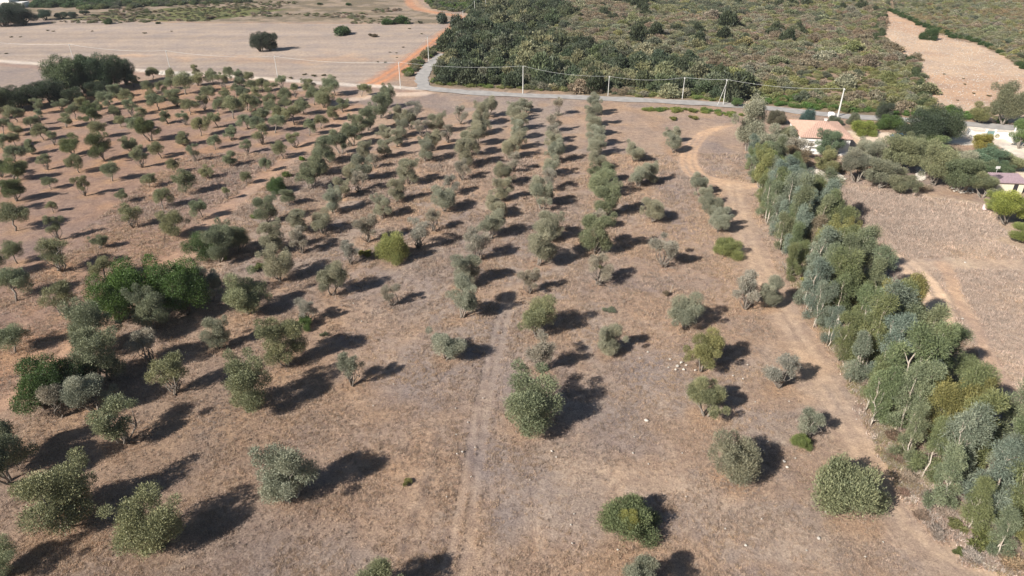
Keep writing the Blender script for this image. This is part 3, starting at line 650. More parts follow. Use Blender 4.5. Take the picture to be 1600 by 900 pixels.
for kd, px, py, wp, tint, hs, lab in GARD:
    if tint not in (OLV, OLG, OLS) and kd == 'bushy': tint = tuple(c * 1.35 for c in tint)
    if px > 1325 and 238 < py < 310: wp *= 1.12; hs *= (1.1 if py > 262 else .78) * (.6 if px > 1475 and py < 290 else 1)
    one(kd, px, py, wp, 'shrub' if kd in ('dome', 'dense', 'spiky', 'flat') else ('holm_oak' if kd == 'oak' else 'garden_tree'), lab, 'shrub' if kd in ('dome', 'dense', 'spiky', 'flat') else 'tree', tint, hs)
# far left clump and other far trees
FAR = [('oak', 108, 150, 56, (.07, .09, .045), 1.72, 'tall dark tree, left end of the high clump at upper left'), ('oak', 132, 144, 50, (.05, .07, .035), 1.84, 'second tree from left in the high clump at upper left'), ('oak', 155, 143, 52, (.045, .065, .035), 1.68, 'third tree from left in the high clump at upper left'), ('oak', 178, 139, 48, (.05, .065, .035), 1.76, 'fourth tree from left in the high clump at upper left'), ('oak', 198, 131, 34, (.045, .06, .035), 1.78, 'tree at the right end of the high clump at upper left'),
 ('oak', 84, 160, 50, (.04, .055, .03), .95, 'dark tree just left of the high clump'), ('oak', 58, 166, 50, (.035, .05, .025), .95, 'third dark tree from the left edge below the grey field'), ('oak', 30, 170, 50, (.04, .055, .027), .95, 'second dark tree from the left edge below the grey field'), ('oak', 4, 174, 54, (.05, .065, .03), .95, 'dark tree at the left edge below the grey field'), ('oak', 118, 160, 40, (.045, .06, .03), .8, 'low dark tree in front of the high clump'), ('oak', 150, 152, 40, (.04, .055, .03), .8, 'low dark bush under the high clump'),
 ('oak', 407, 80, 30, (.045, .055, .035), 1.3, 'left half of the lone dark tree in the pale field'), ('oak', 423, 79, 32, (.035, .045, .028), 1.2, 'right half of the lone dark tree in the pale field'), ('dome', 534, 54, 36, (.05, .085, .028), .7, 'low green bush alone in the pale field'), ('flat', 584, 57, 17, (.14, .11, .07), .8, 'low brown bush right of the green bush in the pale field'), ('dome', 606, 38, 24, (.06, .1, .03), .7, 'left part of the long green bush at the far field edge'), ('dome', 628, 37, 28, (.055, .095, .03), .75, 'right part of the long green bush at the far field edge'),
 ('dome', 690, 36, 24, (.06, .075, .05), 1.35, 'round grey-green tree by the far red road'), ('flat', 657, 36, 10, (.1, .1, .06), 1, 'small bush left of the round tree by the far road'), ('oak', 8, 41, 52, (.03, .045, .03), .8, 'dark tree at the top left corner'), ('oak', 38, 39, 44, (.03, .042, .028), .8, 'second dark tree at the top left'), ('oak', 22, 28, 40, (.045, .06, .035), .8, 'tree behind the two dark trees at the top left'), ('oak', 71, 31, 24, (.04, .07, .045), .9, 'round blue-green tree at the top left'),
 ('oak', 98, 29, 22, (.045, .06, .035), .6, 'low dark tree right of the round one at the top left'), ('oak', 116, 28, 18, (.06, .08, .06), .7, 'greyish tree in the row at the top left'), ('oak', 132, 23, 16, (.04, .055, .03), .6, 'last dark tree in the row at the top left'), ('dome', 172, 37, 16, (.08, .11, .045), .9, 'green bush at the top field edge'), ('dome', 205, 33, 9, (.08, .1, .045), .9, 'small round bush beyond the top field edge'), ('dome', 247, 37, 10, (.07, .09, .04), .6, 'low dark bush at the top field edge, right of the green ones'),
 ('dome', 229, 5, 24, (.07, .1, .04), .4, 'low flat bush on the pale strip at the top'), ('flat', 329, 30, 15, (.1, .08, .06), .8, 'dark brown bush in the far scrub'), ('dome', 500, 7, 10, (.07, .1, .04), .6, 'far green bush at the top, left one'), ('dome', 544, 8, 11, (.06, .1, .035), .7, 'far green bush at the top, right one'), ('oak', 1150, 166, 20, (.08, .12, .04), .9, 'dense green roadside bush by the road bend')]
for kd, px, py, wp, tint, hs, lab in FAR:
    if hs > 1.45 and kd == 'oak': hs *= .86; tint = tuple(c * 1.3 for c in tint)
    one(kd, px, py, wp, 'shrub' if kd in ('dome', 'dense', 'flat') else 'dark_tree', lab, 'shrub' if kd in ('dome', 'dense', 'flat') else 'tree', tint, hs)

for i, (px, py, wp) in enumerate([(1475, 116, 6), (1505, 123, 5), (1508, 132, 6), (1521, 146, 6), (1545, 150, 8), (1496, 157, 5), (659, 53, 5), (630, 74, 5), (609, 82, 5), (619, 83, 5), (602, 98, 7), (620, 90, 4), (18, 58, 6), (32, 58, 5), (74, 48, 6), (83, 49, 5), (144, 49, 5), (226, 52, 7), (268, 49, 4), (590, 97, 5), (640, 45, 5), (506, 118, 9), (490, 119, 10), (476, 117, 8), (523, 121, 7), (455, 122, 8), (10, 84, 6)]):
    one('flat', px, py, wp, 'weed', 'tiny dark weed tuft alone on the bare ground, %s of them from left' % nth(sorted([1475, 1505, 1508, 1521, 1545, 1496, 659, 630, 609, 619, 602, 620, 18, 32, 74, 83, 144, 226, 268, 590, 640, 506, 490, 476, 523, 455, 10]).index(px)), 'weed', (.13, .12, .06), .7, 'weed tufts scattered over the bare fields')
# ================================================================== MAQUIS: biggest 300 as things, the rest as one mass
Z1 = gp([(674, 128), (672, 116), (694, 84), (700, 60), (722, 38), (740, 22), (735, -2), (745, -40), (880, -40), (870, 0), (890, 26), (850, 52), (905, 62), (950, 90), (1010, 100), (1100, 96), (1125, 118), (1170, 140), (1150, 156), (1000, 142), (800, 136)])
Z2 = gp([(870, -40), (1392, -40), (1385, 10), (1380, 60), (1398, 88), (1434, 94), (1458, 162), (1470, 178), (1380, 178), (1280, 170), (1180, 160), (674, 130), (700, 60)])
Z3 = gp([(1392, -40), (1800, -40), (1700, 145), (1600, 106), (1532, 66), (1500, 60), (1450, 44), (1400, 20)])
Z4 = gp([(1180, 150), (1290, 158), (1400, 166), (1470, 172), (1472, 184), (1380, 179), (1280, 172), (1185, 162)])
Z4b = gp([(1482, 170), (1560, 176), (1575, 192), (1480, 184)])
Z5 = gp([(640, 122), (650, 126), (656, 116), (668, 100), (686, 84), (700, 60), (716, 44), (706, 52), (668, 82), (640, 104), (628, 118)])
Z6 = gp([(655, -12), (735, -20), (738, 22), (700, 17), (672, 12)])
Z7 = gp([(674, 131), (674, 124), (800, 131), (1000, 138), (1150, 150), (1150, 161), (900, 144)])
Z8 = gp([(50, 12), (180, 10), (180, -2), (60, -3)])
Z9 = gp([(-60, 10), (60, 14), (180, 14), (420, 2), (520, -8), (200, -20), (-60, -20)])
Zs = gp([(60, 36), (640, 37), (640, 18), (560, 2), (400, 2), (180, 14), (130, 30)])
Zg = gp([(1005, 168), (1100, 171), (1165, 178), (1150, 186), (1100, 176), (1005, 174)])
rm = np.random.default_rng(77)
def scatter(Zp, step, wmin, wmax, hs, pal, cover=1.0, clump=None):
    xa_ = np.arange(Zp[:, 0].min(), Zp[:, 0].max(), step); ya_ = np.arange(Zp[:, 1].min(), min(Zp[:, 1].max(), 560), step)
    x, y = np.meshgrid(xa_, ya_); x = x.ravel() + rm.uniform(-.5, .5, x.size) * step * 1.2; y = y.ravel() + rm.uniform(-.5, .5, y.size) * step * 1.2
    k = inside(x, y, Zp) & (rm.random(x.size) < cover)
    if clump is not None: k &= fbm(x * clump[0], y * clump[0], 91, 3) > clump[1]
    x, y = x[k], y[k]; n = len(x)
    wd = rm.uniform(wmin, wmax, n) * (1 + .5 * (rm.random(n) < .1)); big = fbm(x * .05, y * .05, 13, 3)
    wd *= .75 + .5 * big
    u = np.clip(fbm(x * .04, y * .04, 29, 3) * 2.2 - .9 + rm.random(n) * .7, 0, .999)
    P = np.array([p for p in pal]); t = P[(u * len(P)).astype(int)] * 1.55 * rm.uniform(.85, 1.15, (n, 1)) * rm.uniform(.95, 1.07, (n, 3))
    h = hs * rm.uniform(.7, 1.25, n)
    return [(x[i], y[i], wd[i], h[i], tuple(t[i])) for i in range(n)]
D1 = (.044, .056, .032); D2 = (.058, .07, .036); D3 = (.075, .082, .052); O1 = (.125, .125, .068); O2 = (.155, .15, .095); Y1 = (.145, .14, .06); B1 = (.15, .12, .08); B2 = (.175, .14, .10); GR = (.15, .138, .1); R1 = (.155, .125, .07)
ALL = []
def add(zone_, lst): ALL.extend([(*q, zone_) for q in lst])
add('thicket', scatter(Z1, 4.0, 4.6, 7.6, 1.0, [D1, D1, D2, D1, D2, D1, D3, D2, D1, D3, D2, D1, D2, O1]))
z2 = [q for q in scatter(Z2, 2.9, 3.2, 6.0, .68, [D3, O1, O1, O2, Y1, O2, B1, O1, GR, B2, B1, Y1, O1, B2, O2, B1], .9)]
X2 = np.array([q[0] for q in z2]); Y2 = np.array([q[1] for q in z2]); inZ1 = inside(X2, Y2, Z1)
PX2, PY2 = pix(X2, Y2); yel = ((PX2 > 1230) & (PX2 < 1460) & (PY2 > 108)) | ((PX2 > 1120) & (PY2 > 128))
add('slope', [(q[0], q[1], q[2] * (.7 if g else 1), q[3], tuple(np.array(q[4]) * .45 + np.array((.2, .21, .06)) * .55) if g else q[4]) for q, f, g in zip(z2, inZ1, yel & (rm.random(len(z2)) < .8)) if not f])
add('slope', [(q[0], q[1], q[2] * 1.5, q[3] * 1.25, D2) for q in scatter(Z2, 13, 3.0, 5.0, 1.0, [D1, D2], .6, (.02, .52))])
add('upper', scatter(Z3, 2.5, 2.2, 4.2, .75, [O1, O2, D3, O1, GR, O2, Y1, O1, R1, B2, O2, R1]))
add('verge', scatter(Z4, 1.9, 2.0, 3.2, .7, [(.06, .1, .025), (.07, .11, .03), (.08, .1, .035)]))
add('verge', scatter(Z4b, 1.9, 2.0, 3.2, .7, [(.06, .1, .025), (.07, .11, .03)]))
add('verge', scatter(Z7, 2.0, 1.8, 3.0, .55, [(.11, .14, .04), (.13, .14, .05), D3]))
add('lane', scatter(Z5, 2.2, 2.2, 3.4, .85, [(.06, .09, .025), D3, O1, (.09, .12, .03)]))
add('lane', scatter(Z6, 2.8, 2.8, 4.4, .8, [(.07, .1, .03), D3, O1]))
add('far', scatter(Z8, 3.2, 4, 6.5, .7, [(.06, .09, .03), (.045, .07, .03)]))
add('far', scatter(Z9, 4.0, 4, 6, .65, [(.07, .09, .04), (.09, .1, .045), D3], .9, (.02, .53)))
add('scrub', scatter(Zs, 2.8, 1.6, 3.2, .45, [O1, B1, (.09, .1, .045), B2, (.2, .16, .12), GR, O1], .75, (.03, .44)))
add('verge', scatter(Zg, 1.6, 1.4, 2.4, .6, [(.08, .12, .03), (.13, .15, .04)]))
edge3 = dense(gp([(1396, 18), (1450, 42), (1498, 60), (1530, 66), (1565, 84), (1600, 106), (1640, 125)]), 2.2)
add('strip', [(p[0] + rm.normal() * .8, p[1] + 2.5 + rm.normal() * .8, 3.6, .8, (.05, .085, .028)) for p in edge3])
edge2 = dense(gp([(1385, 14), (1380, 58), (1398, 88), (1434, 94), (1446, 130), (1460, 164)]), 2.2)
add('strip', [(p[0] - 2.5 + rm.normal() * .8, p[1] + rm.normal() * .8, 3.6, .85, (.07, .09, .04)) for p in edge2])
RX = dense(ROADG, 2); LX = dense(LANEG, 2)
ax = np.array([q[0] for q in ALL]); ay = np.array([q[1] for q in ALL]); aw = np.array([q[2] for q in ALL])
dr = np.minimum(dline(ax, ay, ROADG) - 2.5, dline(ax, ay, LANEG) - 2.0)
keep = (dr > aw * .36) & ~inside(ax, ay, Zbare) 
ALL = [q for q, k in zip(ALL, keep) if k]
def showsize(q):
    px, py = pix(q[0], q[1]); return 0 if not (0 < px < 1600 and -4 < py < 900) else q[2] / (q[1] * CT + H * ST) * (1 + q[3])
ALL.sort(key=lambda q: -showsize(q))
ZN = {'thicket': 'in the dense thicket beyond the road', 'slope': 'on the scrub slope beyond the road', 'upper': 'above the bare reddish strip', 'verge': 'on the verge of the grey road', 'lane': 'beside the curving grey lane', 'far': 'at the far left top', 'scrub': 'in the far scrub band', 'strip': 'along the edge of the bare strip'}
REF = [((626, 97), 'left of the lane junction'), ((690, 80), 'by the bend of the lane'), ((817, 115), 'behind the left thicket pole'), ((950, 125), 'behind the second thicket pole'), ((1066, 125), 'behind the third thicket pole'), ((1130, 130), 'behind the braced pole'), ((1309, 150), 'behind the leaning pole'), ((1440, 100), 'beside the bare strip'), ((1530, 30), 'at the top right'), ((740, 20), 'at the end of the lane'), ((880, 30), 'high in the thicket'), ((1100, 20), 'high on the slope')]
def refof(x, y):
    a, b = pix(x, y); return min(REF, key=lambda r: (r[0][0] - a) ** 2 + 3 * (r[0][1] - b) ** 2)[1]
top = sorted(ALL[:300], key=lambda q: pix(q[0], q[1])[0]); seen = {}
for q in top:
    x, y, wd, hs, t, zn = q
    lum = sum(t); cn = 'dark green' if lum < .16 else ('brown' if t[0] > t[1] * 1.15 else ('yellow-green' if t[2] < t[1] * .42 and lum > .28 else ('green' if t[1] > t[0] * 1.2 else 'olive-grey')))
    sz = 'large' if wd > 6 else ('mid-sized' if wd > 4 else 'small')
    rf_ = refof(x, y); kk = (sz, cn, rf_); seen[kk] = seen.get(kk, -1) + 1
    lab = '%s %s shrub, %s of its kind from left %s' % (sz, cn, nth(seen[kk]), rf_)
    grow('dome', x, y, wd, 'maquis_shrub', lab, 'shrub', 'shrubs ' + ZN[zn], t, hs * (1.15 if wd > 4 else 1), None, .05)
rest = ALL[300:]; print('maquis', len(ALL))

def instancer(name, sources, items_, label, cat):
    """items: x,y,z,yaw,scale,hs,tint -> one stuff object; points carry scale, turn and tint"""
    n = len(items_); it = items_
    me = bpy.data.meshes.new(name); me.vertices.add(n)
    me.vertices.foreach_set('co', np.array([(q[0], q[1], q[2]) for q in it], np.float32).ravel())
    def A(nm, typ, data, key):
        a = me.attributes.new(nm, typ, 'POINT'); a.data.foreach_set(key, np.array(data, np.float32 if typ != 'INT' else np.int32).ravel())
    A('tint', 'FLOAT_COLOR', [(*q[6], 1) for q in it], 'color'); A('turn', 'FLOAT_VECTOR', [(0, 0, q[3]) for q in it], 'vector')
    A('size', 'FLOAT_VECTOR', [(q[4], q[4], q[4] * q[5]) for q in it], 'vector')
    A('pick', 'INT', [i % len(sources) for i in range(n)], 'value')
    o = link(bpy.data.objects.new(name, me)); props(o, label, cat, None, 'stuff')
    g = bpy.data.node_groups.new(name + '_scatter', 'GeometryNodeTree')
    g.interface.new_socket('Geometry', in_out='INPUT', socket_type='NodeSocketGeometry'); g.interface.new_socket('Geometry', in_out='OUTPUT', socket_type='NodeSocketGeometry')
    N = g.nodes; L = g.links; gi = N.new('NodeGroupInput'); go = N.new('NodeGroupOutput'); jn = N.new('GeometryNodeJoinGeometry')
    def att(nm, typ): a = N.new('GeometryNodeInputNamedAttribute'); a.data_type = typ; a.inputs[0].default_value = nm; return a.outputs[0]
    for i, s in enumerate(sources):
        ob = bpy.data.objects.new(name + '_source', s); oi = N.new('GeometryNodeObjectInfo'); oi.inputs[0].default_value = ob; oi.inputs['As Instance'].default_value = True
        cp = N.new('FunctionNodeCompare'); cp.data_type = 'INT'; cp.operation = 'EQUAL'; L.new(att('pick', 'INT'), cp.inputs[2]); cp.inputs[3].default_value = i
        ip = N.new('GeometryNodeInstanceOnPoints'); mp = N.new('GeometryNodeMeshToPoints'); 
        L.new(gi.outputs[0], mp.inputs[0]); L.new(mp.outputs[0], ip.inputs[0]); L.new(cp.outputs[0], ip.inputs[1]); L.new(oi.outputs['Geometry'], ip.inputs[2])
        L.new(att('turn', 'FLOAT_VECTOR'), ip.inputs[5]); L.new(att('size', 'FLOAT_VECTOR'), ip.inputs[6]); L.new(ip.outputs[0], jn.inputs[0])
    L.new(jn.outputs[0], go.inputs[0]); md = o.modifiers.new('scatter', 'NODES'); md.node_group = g
    return o
SH = [shrub(700 + i, 'dome', M_LEAFI, 420) for i in range(5)] 
for s in SH:                                # fewer, broader leaves for the far mass
    pass
def broad(seed, kind, n, L, W):
    rng = np.random.default_rng(seed); cl = []
    for i in range(8):
        a = rng.uniform(0, 6.28); rr = rng.uniform(.1, .95); z = .25 + .9 * rng.random() * (1.15 - rr)
        s = rng.uniform(.4, .75); cl.append((math.cos(a) * rr, math.sin(a) * rr, z, s, s * .8))
    return crownmesh('shrub_foliage', rng, cl, n, L, W, M_LEAFI, up=.5, shell=.7)
SH = [broad(720 + i, 'dome', 1900, .2, .13) for i in range(6)]
instancer('scrub_cover', SH, [(q[0], q[1], -.05, rt.uniform(0, 6.28), q[2] / 3.0, q[3], q[4]) for q in rest], 'dense mass of mixed low shrubs covering the hillside beyond the road', 'scrub')

# ================================================================== DRY GRASS
def tuft(seed, n, h, wd, spread):
    rng = np.random.default_rng(seed); p = rng.normal(0, spread, (n, 3)); p[:, 2] = -.03
    a = unit(np.stack([rng.normal(0, .5, n), rng.normal(0, .5, n), np.full(n, 1.)], 1)); s = unit(np.cross(a, rng.normal(size=(n, 3))))
    l = h * rng.uniform(.5, 1.3, (n, 1)); w2 = wd * .5
    V = np.stack([p - s * w2, p + s * w2, p + a * l], 1).reshape(-1, 3)
    return npmesh('grass_tuft', V, np.arange(3 * n).reshape(n, 3), M_LEAFI, {'v': ('FLOAT', 'FACE', np.clip(rng.normal(.5, .25, n), 0, 1))})
TF = [tuft(800 + i, 20, .3, .035, .14) for i in range(5)]
rg = np.random.default_rng(88)
def grassfield(N_, xr, yr, ok, size, pal, den):
    x = rg.uniform(*xr, N_); y = yr[0] + (yr[1] - yr[0]) * rg.random(N_) ** 1.3
    k = ok(x, y); x, y = x[k], y[k]; k = rg.random(len(x)) < den(x, y); x, y = x[k], y[k]
    P = np.array(pal); u = np.clip(fbm(x * .12, y * .12, 19, 3) * 1.2 - .35 + rg.random(len(x)) * .5, 0, .999); t = P[(u * len(P)).astype(int)] * rg.uniform(.8, 1.2, (len(x), 1))
    s = rg.uniform(.7, 1.3, len(x)) * size * np.clip(y / 75, .8, 1.8)
    return [(x[i], y[i], -.1, rg.uniform(0, 6.28), s[i], .8, tuple(t[i])) for i in range(len(x))]
tracks = [loop, right_tr, rf1, rf2, rf3, rf4, boundary, ty[0], ty[1]]
def offtrack(x, y, d=1.2):
    r = np.ones(x.shape, bool)
    for P, dd in zip(tracks, (2.4, 2.6, 1., 1., 2., 1.2, 1.8, .5, .5)): r &= dline(x, y, P) > dd
    return r
pal_g = [(.34, .275, .235), (.40, .315, .25), (.38, .29, .225), (.45, .335, .24), (.47, .345, .24)]
gf = grassfield(230000, (-75, 80), (34, 150), lambda x, y: (np.abs(x) < y * .62 + 28) & offtrack(x, y), 1.0, pal_g, lambda x, y: np.clip(fbm(x * .3, y * .3, 66, 3) * 2 - .45, .1, 1) * np.clip(1.3 - y / 180, .2, 1))
instancer('dry_grass', TF, gf, 'short sun-bleached dry grass covering the ground of both groves', 'dry grass')
zr = gp([(1270, 290), (1400, 296), (1540, 322), (1600, 400), (1700, 500), (1700, 700), (1600, 630), (1500, 530), (1420, 425), (1340, 360)])
gr_ = grassfield(120000, (45, 130), (55, 140), lambda x, y: inside(x, y, zr) & offtrack(x, y), 1.35, [(.43, .345, .285), (.48, .38, .31), (.52, .41, .32)], lambda x, y: np.clip(fbm(x * .25, y * .25, 68, 3) * 2 - .5, .1, 1))
instancer('tall_dry_grass', TF, gr_, 'taller pale dry grass in the rough field right of the belt', 'dry grass')
zb = gp([(1215, 400), (1262, 470), (1310, 560), (1360, 680), (1420, 790), (1500, 880), (1600, 900), (1560, 850), (1480, 780), (1400, 680), (1350, 580), (1290, 490), (1240, 400)])
gb = grassfield(160000, (24, 62), (36, 96), lambda x, y: inside(x, y, zb), 1.9, [(.42, .34, .29), (.36, .26, .2), (.5, .43, .37), (.3, .24, .14), (.27, .26, .13)], lambda x, y: np.clip(fbm(x * .5, y * .5, 69, 3) * 3 - 1.0, .05, 1))
instancer('dry_brush', TF, gb, 'matted straw and grey-brown dry weeds at the foot of the tree belt', 'dry brush')
print('grass', len(gf), len(gr_))

# ================================================================== STONES
def stone_mesh(seed):
    rng = np.random.default_rng(seed); import bmesh
    bm = bmesh.new(); bmesh.ops.create_icosphere(bm, subdivisions=1, radius=.5)
    for v in bm.verts: v.co = v.co * (1 + rng.uniform(-.28, .22)); v.co.z *= .6
    me = bpy.data.meshes.new('stone'); bm.to_mesh(me); bm.free(); me.materials.append(M_STONE); return me
STN = [stone_mesh(i) for i in range(6)]
ST_PX = '552 474 5;565 502 5;583 634 5;615 600 5;712 638 5;713 679 6;722 706 8;714 709 6;742 699 5;698 776 6;736 745 5;755 622 6;731 660 5;862 705 8;869 714 7;897 803 6;1010 657 14;989 708 8;991 683 5;1000 560 5;1012 550 8;1233 627 5;1145 587 6;1161 592 8;1225 721 11;1230 730 10;1243 716 6;1200 690 5;1165 852 10;1190 811 6;1279 841 12;1260 860 5;1133 826 5;894 849 7;965 859 7;957 789 5;1013 725 5;1066 708 5;1072 776 4;1380 847 6;1168 570 6;1376 607 4;1508 410 8;1504 498 7;1338 655 5;828 750 5;892 820 6;1180 628 5;1290 800 5;1352 870 5'
stx = sorted(float(t.split()[0]) for t in ST_PX.split(';')); used_ = {}
for i, t in enumerate(ST_PX.split(';')):
    px, py, wp = map(float, t.split()); x, y = G(px, py); s = max(.2, wp * mpp(px, py) * .55)
    o = link(bpy.data.objects.new('stone', STN[i % 6])); o.location = (x, y, .02); o.scale = (s, s * .8, s); o.rotation_euler = (0, 0, rt.uniform(0, 6))
    props(o, '%s white stone, %s from left among the loose stones on dry ground' % ('larger' if wp >= 8 else 'small', nth(stx.index(px))), 'stone', '%s loose white stones in the grass' % ('larger' if wp >= 8 else 'small'))
# pile of pale rocks at the foot of the yellowish olive: each can be picked out
for i, (px, py, wp) in enumerate([(1058, 573, 9), (1064, 567, 8), (1056, 578, 7), (1068, 578, 8), (1047, 562, 6), (1072, 571, 6), (1044, 575, 5), (1086, 579, 6)]):
    x, y = G(px, py); s = wp * mpp(px, py) * .7; o = link(bpy.data.objects.new('rock', STN[i % 6])); o.location = (x, y, .08); o.scale = (s, s, s * 1.1); o.rotation_euler = (0, 0, i)
    props(o, 'pale rock, %s from left in the heap at the foot of a yellowish olive' % nth(sorted([1058, 1064, 1056, 1068, 1047, 1072, 1044, 1086]).index(px)), 'rock', 'rocks heaped at the foot of the yellowish olive')
def rubble(name, poly, n, smin, smax, label, seed, flatten=.6):
    rng = np.random.default_rng(seed); P = gp(poly); V = []; Fa = []; b = 0; k = 0
    src = [(np.array([v.co[:] for v in m.vertices]), np.array([p.vertices[:] for p in m.polygons])) for m in STN]
    while k < n:
        x = rng.uniform(P[:, 0].min(), P[:, 0].max()); y = rng.uniform(P[:, 1].min(), P[:, 1].max())
        if not inside(np.array([x]), np.array([y]), P)[0]: continue
        v, f = src[k % 6]; s = rng.uniform(smin, smax); a = rng.uniform(0, 6.28); R = np.array([[math.cos(a), -math.sin(a), 0], [math.sin(a), math.cos(a), 0], [0, 0, 1]])
        V.append((v * s) @ R.T + [x, y, rng.uniform(-.02, .12) * flatten]); Fa.append(f + b); b += len(v); k += 1
    me = npmesh(name, np.concatenate(V), np.concatenate(Fa), M_STONE); props(link(bpy.data.objects.new(name, me)), label, 'rubble', None, 'stuff')
rubble('rubble', [(1242, 266), (1272, 264), (1310, 270), (1325, 282), (1290, 282), (1250, 276)], 260, .25, .9, 'pale broken stone strewn at the field edge below the house', 1)
rubble('rubble', [(1432, 262), (1444, 262), (1446, 280), (1430, 282)], 90, .3, .9, 'white rubble in the gap of the thicket above the field', 2)
rubble('rubble', [(1486, 292), (1522, 294), (1520, 304), (1490, 300)], 60, .25, .6, 'small pale rubble at the right end of the thicket', 3)
rubble('stone_wall', [(244, 112), (300, 116), (308, 121), (250, 117)], 420, .4, 1.1, 'tumbled dry stone wall between the left grove and the pale field', 4, 2)
rubble('gravel', [(1400, 92), (1430, 90), (1460, 162), (1600, 195), (1600, 112), (1530, 72), (1440, 44), (1390, 28), (1385, 55)], 2200, .15, .42, 'pale stones strewn over the bare reddish strip', 5, .3)

# ================================================================== POLES AND CABLES
def pole(px, py, top, label, braced=False, r=.14):
    x, y = G(px, py); h = height_to(px, py, top)
    e = link(bpy.data.objects.new('utility_pole', None)); e.location = (x, y, 0); props(e, label, 'utility pole', 'poles of the overhead line')
    V, Fs = [], []; tube_vf([(0, 0, -.5), (0, 0, h * .5), (0, 0, h)], [r * 1.3, r * 1.05, r * .8], V, Fs, 8)
    link(bpy.data.objects.new('shaft', pymesh('shaft', V, Fs, M_CONC, False)), e)
    if braced:
        V, Fs = [], []; tube_vf([(-1.9, -.8, -.4), (-.05, -.2, h * .85)], [.07, .06], V, Fs, 6); link(bpy.data.objects.new('brace', pymesh('brace', V, Fs, M_CONC)), e)
    V, Fs = [], []; box_vf(-.12, .12, -.5, .5, h - .32, h - .2, V, Fs); tube_vf([(0, -.4, h - .22), (0, -.4, h)], [.06, .03], V, Fs, 6); tube_vf([(0, .4, h - .22), (0, .4, h)], [.06, .03], V, Fs, 6)
    link(bpy.data.objects.new('insulator_bracket', pymesh('insulator_bracket', V, Fs, M_CONC)), e)
    return (x, y, h)
PL = [(-45, 88, 60, 'pale pole of the field line just outside the left edge'), (117, 100, 69, 'pale pole rising behind the high tree clump'), (267, 113, 79, 'pale pole at the tumbled stone wall'), (434, 121, 88, 'pale pole on the field edge under the lone dark tree'), (626, 138, 97, 'pale pole beside the red track at the lane junction'),
      (817, 146, 103, 'pale pole in front of the dark thicket, left of the grove centre'), (950, 149, 119, 'slim pole in front of the thicket, second after the junction'), (1066, 154, 121, 'slim pole in front of the thicket, third after the junction'), (1130, 163, 124, 'pole with a slanting brace at the road bend'), (1309, 182, 138, 'thick leaning pale pole behind the tiled house')]
tops = [pole(p[0], p[1], p[2], p[3], i == 8, .18 if i == 9 else (.12 if i in (4, 5) else .09)) for i, p in enumerate(PL)]
PL2 = [(670, 95, 57, 'pale pole left of the curving grey lane'), (724, 40, 17, 'small far pole by the end of the red track'), (742, 24, 1, 'farthest pole at the top of the picture, left one'), (759, 16, -6, 'farthest pole at the top of the picture, right one')]
tops2 = [pole(p[0], p[1], p[2], p[3], False, .1) for p in PL2]
def cable(a, b, sag, label, r=.022):
    for s in (0,):
        V, Fs = [], []; P = []
        for i in range(15):
            t = i / 14; P.append((a[0] + (b[0] - a[0]) * t, a[1] + (b[1] - a[1]) * t, a[2] + (b[2] - a[2]) * t - sag * 4 * t * (1 - t)))
        tube_vf(P, [r] * 15, V, Fs, 5); props(link(bpy.data.objects.new('overhead_cable', pymesh('overhead_cable', V, Fs, M_WIRE, True))), label, 'cable', 'spans of overhead cable')
NM = ['off the left edge', 'behind the tree clump', 'at the stone wall', 'below the lone tree', 'at the lane junction', 'in front of the thicket', 'second after the junction', 'third after the junction', 'with the slanting brace', 'behind the tiled house']
for i in range(9): cable(tops[i], tops[i + 1], .9 if i != 7 else .2, 'pale cable from pole %s to pole %s' % (NM[i], NM[i + 1]))
for i, q in enumerate([tops[4]] + tops2[:-1]): cable(q, tops2[i], .7, 'pale cable of the branch line up the lane, %s span from the junction' % nth(i), .03)

# leaning post in the plot and small sticks
def stick(px, py, h, lean, r, label, m, name='wooden_post'):
    x, y = G(px, py); V, Fs = [], []; tube_vf([(0, 0, -.2), (lean * .5, 0, h * .5), (lean, .05, h)], [r, r * .9, r * .8], V, Fs, 6)
    box_vf(lean - r * 1.1, lean + r * 1.1, .05 - r * 1.1, .05 + r * 1.1, h - .06, h + .03, V, Fs)
    o = link(bpy.data.objects.new(name, pymesh(name, V, Fs, m))); o.location = (x, y, 0); props(o, label, 'post')
M_WOOD = simple('weathered_wood', (.4, .34, .27), .9, .3, 8)
stick(1047, 458, 1.3, .25, .06, 'short leaning pale post alone in the right part of the plot', M_WOOD)
stick(906, 362, 1.1, .1, .04, 'thin stake between two rows in the middle of the plot', M_WOOD)
# felled pale trunks by the belt
def log(px, py, L, ang, r, label):
    x, y = G(px, py); V, Fs = [], []; rng = np.random.default_rng(int(px)); tube_vf(bent((0, 0, r), (math.cos(ang) * L, math.sin(ang) * L, r + .05), rng, 4, .03), [r, r * .95, r * .8, r * .7, r * .4], V, Fs, 6)
    tube_vf([(math.cos(ang) * L * .6, math.sin(ang) * L * .6, r), (math.cos(ang + .6) * L * .85, math.sin(ang + .6) * L * .85, r + .2)], [r * .5, r * .2], V, Fs, 5)
    o = link(bpy.data.objects.new('fallen_branch', pymesh('fallen_branch', V, Fs, M_EUC, True))); o.location = (x, y, 0); props(o, label, 'branch')
log(1414, 722, 2.6, -.35, .1, 'pale fallen trunk on the grass beside the belt'); log(1420, 732, 2.0, -.2, .08, 'shorter pale fallen trunk nearest the camera beside the belt'); log(1500, 858, 2.4, -.9, .09, 'pale fallen branch on the straw heap at lower right')

